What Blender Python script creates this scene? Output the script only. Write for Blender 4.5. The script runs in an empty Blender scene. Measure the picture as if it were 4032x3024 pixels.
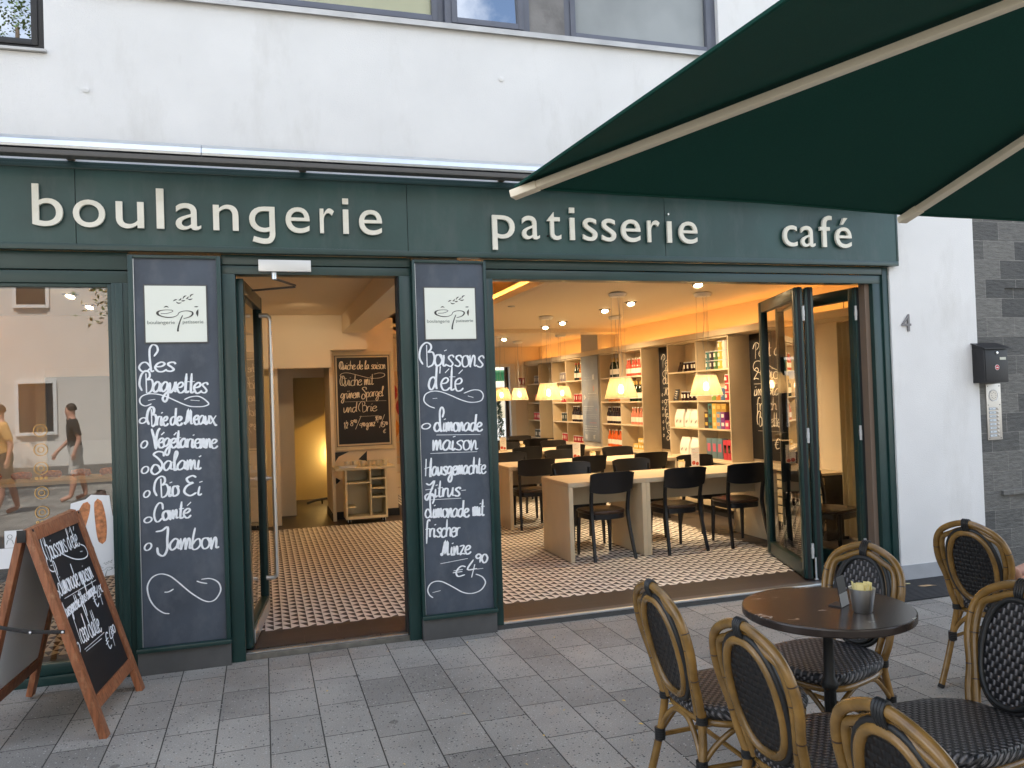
import bpy, bmesh, math, random
from mathutils import Vector, Matrix
random.seed(7)
R = math.radians
scene = bpy.context.scene
COL = scene.collection

# ------------------------------------------------------------------ camera
cd = bpy.data.cameras.new("camera"); cam = bpy.data.objects.new("camera", cd); COL.objects.link(cam)
_yaw, _pit, _rol = .30244, .016611, -.034286
_f = Vector((math.sin(_yaw)*math.cos(_pit), math.cos(_yaw)*math.cos(_pit), math.sin(_pit)))
_r0 = Vector((math.cos(_yaw), -math.sin(_yaw), 0)); _u0 = _r0.cross(_f)
_r = math.cos(_rol)*_r0 + math.sin(_rol)*_u0; _u = -math.sin(_rol)*_r0 + math.cos(_rol)*_u0
cam.matrix_world = Matrix(((_r.x,_u.x,-_f.x,0),(_r.y,_u.y,-_f.y,0),(_r.z,_u.z,-_f.z,1.6),(0,0,0,1)))
cd.sensor_width = 36; cd.lens = 36*3157/4032; cd.clip_start = .05; cd.clip_end = 500
scene.camera = cam
# ------------------------------------------------------------------ sky, sun, exposure
SUN_EL, SUN_AZ = 58, -12
w = bpy.data.worlds.new("World"); scene.world = w; w.use_nodes = True
nt = w.node_tree; nt.nodes.clear()
sky = nt.nodes.new('ShaderNodeTexSky'); sky.sky_type = 'NISHITA'; sky.sun_disc = False
sky.sun_elevation = R(SUN_EL); sky.sun_rotation = R(SUN_AZ); sky.dust_density = 1.5
tc = nt.nodes.new('ShaderNodeTexCoord'); nz = nt.nodes.new('ShaderNodeTexNoise')
nz.inputs['Scale'].default_value = 2.6; nz.inputs['Detail'].default_value = 7; nz.inputs['Roughness'].default_value = .58
rp = nt.nodes.new('ShaderNodeValToRGB'); rp.color_ramp.elements[0].position = .47; rp.color_ramp.elements[1].position = .66
mx = nt.nodes.new('ShaderNodeMix'); mx.data_type = 'RGBA'; mx.inputs[7].default_value = (10.7, 11.0, 11.4, 1)
bg = nt.nodes.new('ShaderNodeBackground'); bg.inputs['Strength'].default_value = .12
out = nt.nodes.new('ShaderNodeOutputWorld'); L = nt.links.new
L(tc.outputs['Generated'], nz.inputs['Vector']); L(nz.outputs['Fac'], rp.inputs['Fac']); L(rp.outputs['Color'], mx.inputs[0])
L(sky.outputs['Color'], mx.inputs[6]); L(mx.outputs[2], bg.inputs['Color']); L(bg.outputs[0], out.inputs[0])
sl = bpy.data.lights.new("sun", 'SUN'); sl.energy = 4.2; sl.angle = R(.5); sl.color = (1, .955, .89)
so = bpy.data.objects.new("sun", sl); COL.objects.link(so)
_sd = Vector((math.sin(R(SUN_AZ))*math.cos(R(SUN_EL)), math.cos(R(SUN_AZ))*math.cos(R(SUN_EL)), math.sin(R(SUN_EL))))
so.rotation_euler = _sd.to_track_quat('Z', 'Y').to_euler(); so.location = (0, 20, 30)
vs = scene.view_settings; vs.view_transform = 'Standard'; vs.look = 'None'; vs.gamma = 1; vs.use_curve_mapping = False
vs.exposure = 1.5
cy = scene.cycles; cy.max_bounces = 10; cy.diffuse_bounces = 4; cy.glossy_bounces = 5; cy.transmission_bounces = 6
cy.transparent_max_bounces = 16; cy.sample_clamp_indirect = 6; cy.caustics_reflective = False; cy.caustics_refractive = False
cy.use_denoising = True

# ------------------------------------------------------------------ materials
MATS = {}
def mat(name, col, rough=.5, metal=0, var=.0, vs_=6, bump=0, bs=60, spec=.5, coat=0, dst=None, dk2=(.52,.75), stretch=None, emit=None, es=0, dark=None, ds=3, detail=4):
    if name in MATS: return MATS[name]
    m = bpy.data.materials.new(name); m.use_nodes = True; n = m.node_tree; b = n.nodes['Principled BSDF']
    b.inputs['Base Color'].default_value = (*col, 1); b.inputs['Roughness'].default_value = rough
    b.inputs['Metallic'].default_value = metal; b.inputs['Specular IOR Level'].default_value = spec
    if coat: b.inputs['Coat Weight'].default_value = coat; b.inputs['Coat Roughness'].default_value = .15
    if emit: b.inputs['Emission Color'].default_value = (*emit, 1); b.inputs['Emission Strength'].default_value = es
    tc = n.nodes.new('ShaderNodeTexCoord'); src = tc.outputs['Object']
    if stretch:
        mp = n.nodes.new('ShaderNodeMapping'); mp.inputs['Scale'].default_value = stretch
        n.links.new(src, mp.inputs['Vector']); src = mp.outputs['Vector']
    if var:
        nz = n.nodes.new('ShaderNodeTexNoise'); nz.inputs['Scale'].default_value = vs_; nz.inputs['Detail'].default_value = detail
        n.links.new(src, nz.inputs['Vector'])
        rp = n.nodes.new('ShaderNodeValToRGB'); e = rp.color_ramp.elements
        e[0].position = .3; e[1].position = .7
        e[0].color = (*[c*(1-var) for c in col], 1); e[1].color = (*[min(1, c*(1+var)) for c in col], 1)
        n.links.new(nz.outputs['Fac'], rp.inputs['Fac']); cout = rp.outputs['Color']
        if dark:
            n2 = n.nodes.new('ShaderNodeTexNoise'); n2.inputs['Scale'].default_value = ds; n2.inputs['Detail'].default_value = 8
            n2.inputs['Roughness'].default_value = .65
            mp2 = n.nodes.new('ShaderNodeMapping'); mp2.inputs['Scale'].default_value = dst or (1,1,1); n.links.new(tc.outputs['Object'], mp2.inputs['Vector']); n.links.new(mp2.outputs['Vector'], n2.inputs['Vector'])
            r2 = n.nodes.new('ShaderNodeValToRGB'); r2.color_ramp.elements[0].position = dk2[0]; r2.color_ramp.elements[1].position = dk2[1]
            r2.color_ramp.elements[0].color = (0,0,0,1); r2.color_ramp.elements[1].color = (.8,.8,.8,1)
            n.links.new(n2.outputs['Fac'], r2.inputs['Fac'])
            mx = n.nodes.new('ShaderNodeMix'); mx.data_type = 'RGBA'; mx.inputs[7].default_value = (*dark, 1)
            n.links.new(r2.outputs['Color'], mx.inputs[0]); n.links.new(cout, mx.inputs[6]); cout = mx.outputs[2]
        n.links.new(cout, b.inputs['Base Color'])
    if bump:
        nb = n.nodes.new('ShaderNodeTexNoise'); nb.inputs['Scale'].default_value = bs; nb.inputs['Detail'].default_value = 5
        n.links.new(src, nb.inputs['Vector'])
        bp = n.nodes.new('ShaderNodeBump'); bp.inputs['Strength'].default_value = bump; bp.inputs['Distance'].default_value = .01
        n.links.new(nb.outputs['Fac'], bp.inputs['Height']); n.links.new(bp.outputs['Normal'], b.inputs['Normal'])
    MATS[name] = m; return m
def nodes(m):
    n = m.node_tree
    return n, n.nodes['Principled BSDF'], (lambda t: n.nodes.new('ShaderNode'+t)), n.links.new
def mnode(N, Lk, op, a, b=None, c=None):
    x = N('Math'); x.operation = op
    for i, v in enumerate((a, b, c)):
        if v is None: continue
        if isinstance(v, (int, float)): x.inputs[i].default_value = v
        else: Lk(v, x.inputs[i])
    return x.outputs[0]
def glass(name, tint=(1,1,1), ior=1.5, rough=0.0, haze=0):
    m = bpy.data.materials.new(name); m.use_nodes = True; n = m.node_tree; n.nodes.clear()
    N = lambda t: n.nodes.new('ShaderNode'+t)
    o = N('OutputMaterial'); mx = N('MixShader'); fr = N('Fresnel'); fr.inputs['IOR'].default_value = ior
    t = N('BsdfTransparent'); t.inputs['Color'].default_value = (*tint, 1)
    g = N('BsdfGlossy'); g.inputs['Roughness'].default_value = rough
    n.links.new(fr.outputs[0], mx.inputs[0]); n.links.new(t.outputs[0], mx.inputs[1]); n.links.new(g.outputs[0], mx.inputs[2])
    n.links.new(mx.outputs[0], o.inputs[0]); MATS[name] = m; return m
def emitter(name, col, s):
    m = bpy.data.materials.new(name); m.use_nodes = True; n = m.node_tree; n.nodes.clear()
    o = n.nodes.new('ShaderNodeOutputMaterial'); e = n.nodes.new('ShaderNodeEmission')
    e.inputs[0].default_value = (*col, 1); e.inputs[1].default_value = s; n.links.new(e.outputs[0], o.inputs[0]); return m

GREEN = mat('green_paint', (.016,.058,.053), .36, var=.18, vs_=3, bump=.05, bs=40, spec=.6, dark=(.055,.085,.082), ds=6, dst=(1,1,.3), dk2=(.50,.78))
GREEN2 = mat('green_paint_frames', (.012,.042,.038), .3, var=.12, vs_=4, spec=.6)
PLASTER = mat('white_render', (.80,.79,.77), .85, var=.035, vs_=2.2, bump=.25, bs=120, dark=(.63,.61,.57), ds=2.2, dst=(1,1,.35), dk2=(.54,.80))
SLATE = mat('slate_board', (.062,.078,.104), .46, var=.22, vs_=3.5, spec=.5, dark=(.115,.130,.155), ds=6, dst=(1,1,.7), dk2=(.48,.72))
PLINTH = mat('plinth_grey', (.085,.085,.085), .75, var=.12, vs_=8, bump=.1, bs=200)
CREAM = mat('cream_sign', (.84,.80,.68), .38, var=.05, vs_=9, dark=(.74,.68,.52), ds=7)
PLATE = mat('plate_cream', (.86,.88,.78), .35)
INK = mat('emblem_ink', (.05,.047,.04), .5)
GREYINK = mat('grey_ink', (.22,.24,.22), .5)
CHALK = mat('chalk_white', (.88,.90,.92), .8, var=.08, vs_=40)
CHALKW = mat('chalk_cream', (.80,.74,.62), .8)
ALU = mat('aluminium', (.74,.78,.82), .34, 1, var=.05, vs_=12)
ALUD = mat('aluminium_dark', (.10,.095,.09), .5)
STEEL = mat('steel', (.86,.85,.82), .33, 1)
STEELM = mat('panel_steel', (.55,.51,.46), .42, .85, var=.05)
BLACKP = mat('black_paint', (.012,.012,.014), .38, spec=.5)
BLACKM = mat('black_metal', (.02,.02,.022), .42, .2, bump=.06, bs=80)
IRON = mat('cast_iron', (.016,.017,.018), .5, .3, bump=.2, bs=90)
WINFR = mat('window_frame_grey', (.125,.135,.17), .4, var=.08)
WINFRD = mat('window_frame_dark', (.022,.022,.024), .4)
CONC = mat('concrete_pier', (.23,.22,.21), .85, var=.25, vs_=4, bump=.2, bs=50, dark=(.13,.12,.12), ds=6)
BIRCH = mat('birch_board', (.64,.52,.36), .45, var=.09, vs_=5, stretch=(1,14,14))
BIRCHS = mat('birch_shelf', (.66,.55,.38), .5, var=.05, vs_=4)
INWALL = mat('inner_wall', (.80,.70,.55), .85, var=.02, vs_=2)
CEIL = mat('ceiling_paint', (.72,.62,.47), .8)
DARKFL = mat('dark_oak_floor', (.055,.030,.022), .38, var=.3, vs_=3, stretch=(8,1,1))
CHAIRB = mat('chair_black', (.010,.010,.012), .32, spec=.5)
CHAIRS = mat('chair_seat_brown', (.055,.028,.016), .28, var=.25, vs_=4)
AWOOD = mat('board_wood', (.29,.105,.045), .48, var=.35, vs_=5, stretch=(14,14,1.2), dark=(.42,.22,.11), ds=30)
BBLACK = mat('board_black', (.010,.010,.012), .5, var=.2, vs_=5)
WHITEB = mat('white_board', (.88,.89,.90), .35)
PAPER = mat('paper_white', (.80,.80,.80), .5)
RATTAN = mat('rattan', (.225,.125,.033), .26, var=.45, vs_=10, spec=.5, coat=.35, detail=6)
RATD = mat('rattan_joint', (.045,.022,.010), .5)
BIND = mat('black_binding', (.016,.017,.018), .45)
BEIGE = mat('parasol_rib', (.90,.80,.62), .45)
FABRIC = mat('parasol_cloth', (.008,.058,.044), .85, var=.12, vs_=200, bump=.08, bs=400, spec=.2)
YELLOW = mat('sachet_yellow', (.90,.78,.36), .6)
GREYW = mat('soft_grey', (.45,.45,.44), .7)
RUBBER = mat('black_rubber', (.015,.015,.015), .8)
BLIND = mat('cream_blind', (.90,.88,.62), .8)
SKIN = mat('skin', (.55,.29,.20), .5, var=.06, vs_=8)
HAIR = mat('dark_hair', (.03,.02,.014), .6)
GLASSF = glass('shop_glass', (.90,.92,.90), 2.7)
GLASSD = glass('door_glass', (.95,.96,.95), 1.5)
GLASSU = glass('upper_glass', (.92,.94,.94), 1.3)
GLASSM = glass('mirror_pane', (.1,.1,.1), 9.0)

def m_pavement():
    m = mat('pavement_slabs', (.2,.2,.19), .8); n, b, N, Lk = nodes(m)
    tc = N('TexCoord'); sp = N('SeparateXYZ'); Lk(tc.outputs['Object'], sp.inputs[0])
    cb = N('CombineXYZ'); Lk(mnode(N,Lk,'ADD',sp.outputs[1],.0+20*.41-.3), cb.inputs[0]); Lk(mnode(N,Lk,'ADD',sp.outputs[0],100*.247-.733+.247), cb.inputs[1])
    wn = N('TexNoise'); wn.inputs['Scale'].default_value = 3; Lk(tc.outputs['Object'], wn.inputs['Vector'])
    br = N('TexBrick'); br.offset = .27; br.offset_frequency = 2; Lk(cb.outputs[0], br.inputs['Vector'])
    for k, v in (('Scale',1),('Brick Width',.41),('Row Height',.247),('Mortar Size',.0035),('Mortar Smooth',.25),('Bias',-.1)): br.inputs[k].default_value = v
    br.inputs['Color1'].default_value = (.300,.283,.252,1); br.inputs['Color2'].default_value = (.205,.194,.174,1); br.inputs['Mortar'].default_value = (.035,.032,.026,1)
    vo = N('TexVoronoi'); vo.inputs['Scale'].default_value = 75; Lk(tc.outputs['Object'], vo.inputs['Vector'])
    sp2 = N('SeparateColor'); Lk(vo.outputs['Color'], sp2.inputs[0])
    dk = mnode(N,Lk,'MULTIPLY', mnode(N,Lk,'LESS_THAN',vo.outputs['Distance'],.34), mnode(N,Lk,'LESS_THAN',sp2.outputs[0],.17))
    lt = mnode(N,Lk,'MULTIPLY', mnode(N,Lk,'LESS_THAN',vo.outputs['Distance'],.30), mnode(N,Lk,'GREATER_THAN',sp2.outputs[0],.90))
    n2 = N('TexNoise'); n2.inputs['Scale'].default_value = 160; n2.inputs['Detail'].default_value = 3; Lk(tc.outputs['Object'], n2.inputs['Vector'])
    n3 = N('TexNoise'); n3.inputs['Scale'].default_value = 1.7; n3.inputs['Detail'].default_value = 7; Lk(tc.outputs['Object'], n3.inputs['Vector'])
    g = N('Mix'); g.data_type='RGBA'; g.blend_type='MULTIPLY'; g.inputs[0].default_value = 1; Lk(br.outputs['Color'], g.inputs[6])
    f = mnode(N,Lk,'ADD', mnode(N,Lk,'MULTIPLY',n2.outputs['Fac'],1.3), mnode(N,Lk,'MULTIPLY',n3.outputs['Fac'],1.1)); f = mnode(N,Lk,'ADD',f,-.15); gm = N('TexVoronoi'); gm.inputs['Scale'].default_value = 2.3; Lk(tc.outputs['Object'], gm.inputs['Vector']); f = mnode(N,Lk,'MULTIPLY', f, mnode(N,Lk,'SUBTRACT',1,mnode(N,Lk,'MULTIPLY',mnode(N,Lk,'LESS_THAN',gm.outputs['Distance'],mnode(N,Lk,'ADD',mnode(N,Lk,'MULTIPLY',n2.outputs['Fac'],.03),.035)),.42)))
    Lk(f, g.inputs[7])
    a = N('Mix'); a.data_type='RGBA'; Lk(dk, a.inputs[0]); Lk(g.outputs[2], a.inputs[6]); a.inputs[7].default_value = (.05,.05,.05,1)
    c = N('Mix'); c.data_type='RGBA'; Lk(lt, c.inputs[0]); Lk(a.outputs[2], c.inputs[6]); c.inputs[7].default_value = (.42,.41,.38,1)
    Lk(c.outputs[2], b.inputs['Base Color'])
    bp = N('Bump'); bp.inputs['Strength'].default_value = .55; bp.inputs['Distance'].default_value = .006
    hh = mnode(N,Lk,'SUBTRACT', mnode(N,Lk,'MULTIPLY',n2.outputs['Fac'],.35), br.outputs['Fac']); Lk(hh, bp.inputs['Height']); Lk(bp.outputs[0], b.inputs['Normal'])
    return m
def m_tiles():
    m = mat('patterned_tiles', (.7,.68,.62), .5); n, b, N, Lk = nodes(m)
    tc = N('TexCoord'); sp = N('SeparateXYZ'); Lk(tc.outputs['Object'], sp.inputs[0]); X, Y = sp.outputs[0], sp.outputs[1]
    u = mnode(N,Lk,'DIVIDE',mnode(N,Lk,'ADD',X,10),.058); fu = mnode(N,Lk,'FRACT',u); col = mnode(N,Lk,'MODULO',mnode(N,Lk,'FLOOR',u),2)
    v = mnode(N,Lk,'SUBTRACT', mnode(N,Lk,'DIVIDE',mnode(N,Lk,'SUBTRACT',Y,5.85),.115), mnode(N,Lk,'MULTIPLY',mnode(N,Lk,'MULTIPLY',col,.5),fu))
    dk = mnode(N,Lk,'GREATER_THAN', mnode(N,Lk,'FRACT',v), mnode(N,Lk,'SUBTRACT',1.07,fu))
    zx = mnode(N,Lk,'MULTIPLY', mnode(N,Lk,'ABSOLUTE',mnode(N,Lk,'SUBTRACT',mnode(N,Lk,'FRACT',mnode(N,Lk,'DIVIDE',Y,.115)),.5)), .08)
    bord = mnode(N,Lk,'MAXIMUM', mnode(N,Lk,'LESS_THAN',v,0), mnode(N,Lk,'GREATER_THAN',X,mnode(N,Lk,'ADD',zx,4.66)))
    bord = mnode(N,Lk,'MAXIMUM', bord, mnode(N,Lk,'MULTIPLY',mnode(N,Lk,'GREATER_THAN',Y,10.5),mnode(N,Lk,'LESS_THAN',X,1.95)))
    nz = N('TexNoise'); nz.inputs['Scale'].default_value = 2.2; nz.inputs['Detail'].default_value = 8; Lk(tc.outputs['Object'], nz.inputs['Vector'])
    br = N('TexBrick'); br.inputs['Scale'].default_value = 1; br.inputs['Brick Width'].default_value = .45; br.inputs['Row Height'].default_value = .225; br.inputs['Mortar Size'].default_value = .002
    Lk(tc.outputs['Object'], br.inputs['Vector']); br.inputs['Color1'].default_value = (.046,.036,.034,1); br.inputs['Color2'].default_value = (.038,.030,.028,1); br.inputs['Mortar'].default_value = (.075,.055,.048,1)
    lc = N('ValToRGB'); Lk(nz.outputs['Fac'], lc.inputs[0]); lc.color_ramp.elements[0].position = .3; lc.color_ramp.elements[1].position = .7
    lc.color_ramp.elements[0].color = (.80,.77,.72,1); lc.color_ramp.elements[1].color = (.88,.86,.82,1)
    a = N('Mix'); a.data_type='RGBA'; Lk(dk, a.inputs[0]); Lk(lc.outputs[0], a.inputs[6]); a.inputs[7].default_value = (.020,.012,.013,1)
    c = N('Mix'); c.data_type='RGBA'; Lk(bord, c.inputs[0]); Lk(a.outputs[2], c.inputs[6]); Lk(br.outputs['Color'], c.inputs[7])
    Lk(c.outputs[2], b.inputs['Base Color'])
    return m
def m_weave(name='woven_black', light=(.21,.20,.21), dk=(.011,.011,.013), sc=66):
    m = mat(name, dk, .38); n, b, N, Lk = nodes(m)
    tc = N('TexCoord'); sp = N('SeparateXYZ'); Lk(tc.outputs['Object'], sp.inputs[0])
    # a strand pattern in the panel's own plane: x across, y+z along
    a = mnode(N,Lk,'MULTIPLY', sp.outputs[0], sc); c = mnode(N,Lk,'MULTIPLY', mnode(N,Lk,'ADD',sp.outputs[1],sp.outputs[2]), sc)
    r1 = mnode(N,Lk,'FLOOR', a); r2 = mnode(N,Lk,'FLOOR', c)
    chk = mnode(N,Lk,'MODULO', mnode(N,Lk,'ABSOLUTE',mnode(N,Lk,'ADD',r1,r2)), 2)
    fa = mnode(N,Lk,'SUBTRACT',mnode(N,Lk,'FRACT',a),.5); fc = mnode(N,Lk,'SUBTRACT',mnode(N,Lk,'FRACT',c),.5)
    ha = mnode(N,Lk,'SUBTRACT',1,mnode(N,Lk,'MULTIPLY',mnode(N,Lk,'MULTIPLY',fa,fa),4)); hc = mnode(N,Lk,'SUBTRACT',1,mnode(N,Lk,'MULTIPLY',mnode(N,Lk,'MULTIPLY',fc,fc),4))
    # over strand rounds across, under strand sits lower
    h = mnode(N,Lk,'ADD', mnode(N,Lk,'MULTIPLY',chk,mnode(N,Lk,'MULTIPLY',ha,mnode(N,Lk,'ADD',mnode(N,Lk,'MULTIPLY',hc,.6),.4))), mnode(N,Lk,'MULTIPLY',mnode(N,Lk,'SUBTRACT',1,chk),mnode(N,Lk,'MULTIPLY',hc,.45)))
    mx = N('Mix'); mx.data_type='RGBA'; mx.inputs[6].default_value = (*dk,1); mx.inputs[7].default_value = (*light,1)
    Lk(mnode(N,Lk,'MULTIPLY',chk,mnode(N,Lk,'POWER',ha,3)), mx.inputs[0]); Lk(mx.outputs[2], b.inputs['Base Color'])  # reflected highlights of the over strands are put into the colour
    bp = N('Bump'); bp.inputs['Strength'].default_value = .9; bp.inputs['Distance'].default_value = .006; Lk(h, bp.inputs['Height']); Lk(bp.outputs[0], b.inputs['Normal'])
    return m
def m_marble():
    m = mat('dark_marble', (.030,.026,.025), .22, spec=.5); n, b, N, Lk = nodes(m)
    tc = N('TexCoord'); nz = N('TexNoise'); nz.inputs['Scale'].default_value = 5; nz.inputs['Detail'].default_value = 7; Lk(tc.outputs['Object'], nz.inputs['Vector'])
    mp = N('Mapping'); mp.inputs['Rotation'].default_value = (0,0,.5); mp.inputs['Scale'].default_value = (3.0,15,1); Lk(tc.outputs['Object'], mp.inputs['Vector'])
    n2 = N('TexNoise'); n2.inputs['Scale'].default_value = 1.3; n2.inputs['Detail'].default_value = 5; n2.inputs['Distortion'].default_value = .12; Lk(mp.outputs[0], n2.inputs['Vector'])
    d = mnode(N,Lk,'ABSOLUTE', mnode(N,Lk,'SUBTRACT',n2.outputs['Fac'],.5)); v = mnode(N,Lk,'LESS_THAN', d, .012)
    v = mnode(N,Lk,'MULTIPLY', v, mnode(N,Lk,'GREATER_THAN',nz.outputs['Fac'],.585))
    r = N('ValToRGB'); Lk(nz.outputs['Fac'], r.inputs[0]); r.color_ramp.elements[0].color = (.028,.021,.019,1); r.color_ramp.elements[1].color = (.060,.046,.040,1)
    mx = N('Mix'); mx.data_type='RGBA'; geo = N('NewGeometry'); sn = N('SeparateXYZ'); Lk(geo.outputs['Normal'], sn.inputs[0]); v = mnode(N,Lk,'MULTIPLY', v, mnode(N,Lk,'GREATER_THAN',sn.outputs[2],.7)); Lk(v, mx.inputs[0]); Lk(r.outputs[0], mx.inputs[6]); mx.inputs[7].default_value = (.45,.46,.43,1); Lk(mx.outputs[2], b.inputs['Base Color'])
    return m
def m_stone():
    m = mat('slate_cladding', (.08,.08,.075), .75); n, b, N, Lk = nodes(m)
    tc = N('TexCoord'); sp = N('SeparateXYZ'); Lk(tc.outputs['Object'], sp.inputs[0]); cb = N('CombineXYZ')
    Lk(mnode(N,Lk,'ADD',mnode(N,Lk,'ADD',sp.outputs[0],sp.outputs[1]),10), cb.inputs[0]); Lk(sp.outputs[2], cb.inputs[1])
    br = N('TexBrick'); Lk(cb.outputs[0], br.inputs['Vector'])
    for k, v in (('Scale',1),('Brick Width',.34),('Row Height',.165),('Mortar Size',.003),('Bias',0)): br.inputs[k].default_value = v
    br.inputs['Color1'].default_value = (.165,.160,.145,1); br.inputs['Color2'].default_value = (.070,.070,.067,1); br.inputs['Mortar'].default_value = (.22,.21,.19,1)
    mp = N('Mapping'); mp.inputs['Scale'].default_value = (3,3,12); Lk(tc.outputs['Object'], mp.inputs['Vector'])
    nz = N('TexNoise'); nz.inputs['Scale'].default_value = 4; nz.inputs['Detail'].default_value = 9; nz.inputs['Roughness'].default_value = .65; Lk(mp.outputs[0], nz.inputs['Vector'])
    g = N('Mix'); g.data_type='RGBA'; g.blend_type='MULTIPLY'; g.inputs[0].default_value = 1; Lk(br.outputs['Color'], g.inputs[6])
    f = mnode(N,Lk,'ADD', mnode(N,Lk,'MULTIPLY',nz.outputs['Fac'],1.6), .25); Lk(f, g.inputs[7]); Lk(g.outputs[2], b.inputs['Base Color'])
    bp = N('Bump'); bp.inputs['Strength'].default_value = .7; bp.inputs['Distance'].default_value = .02
    Lk(mnode(N,Lk,'SUBTRACT',nz.outputs['Fac'],mnode(N,Lk,'MULTIPLY',br.outputs['Fac'],.5)), bp.inputs['Height']); Lk(bp.outputs[0], b.inputs['Normal'])
    return m
def m_shade():
    m = bpy.data.materials.new('lamp_shade_glass'); m.use_nodes = True; n = m.node_tree; n.nodes.clear()
    N = lambda t: n.nodes.new('ShaderNode'+t); Lk = n.links.new
    o = N('OutputMaterial'); tr = N('BsdfTranslucent'); tr.inputs[0].default_value = (.66,.55,.38,1); gl = N('BsdfDiffuse'); gl.inputs[0].default_value = (.75,.66,.5,1)
    tp = N('BsdfTransparent'); gs = N('BsdfGlossy'); gs.inputs['Roughness'].default_value = .25
    a = N('MixShader'); a.inputs[0].default_value = .35; Lk(tr.outputs[0], a.inputs[1]); Lk(gl.outputs[0], a.inputs[2])
    c = N('MixShader'); c.inputs[0].default_value = .22; Lk(a.outputs[0], c.inputs[1]); Lk(tp.outputs[0], c.inputs[2])
    d = N('MixShader'); d.inputs[0].default_value = .07; Lk(c.outputs[0], d.inputs[1]); Lk(gs.outputs[0], d.inputs[2]); Lk(d.outputs[0], o.inputs[0])
    return m
PAVE, TILES, WEAVE, WEAVEF, MARBLE, STONE, SHADE = m_pavement(), m_tiles(), m_weave(), m_weave('woven_black_back', (.014,.014,.016), (.010,.010,.011), 60), m_marble(), m_stone(), m_shade()
BULB = emitter('lamp_bulb', (1,.64,.28), 30); LED = emitter('led_strip', (1,.42,.085), 5.5); LED2 = emitter('cove_strip', (1,.45,.10), 26); SPOT = emitter('spot_lens', (1,.74,.40), 25)

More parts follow.
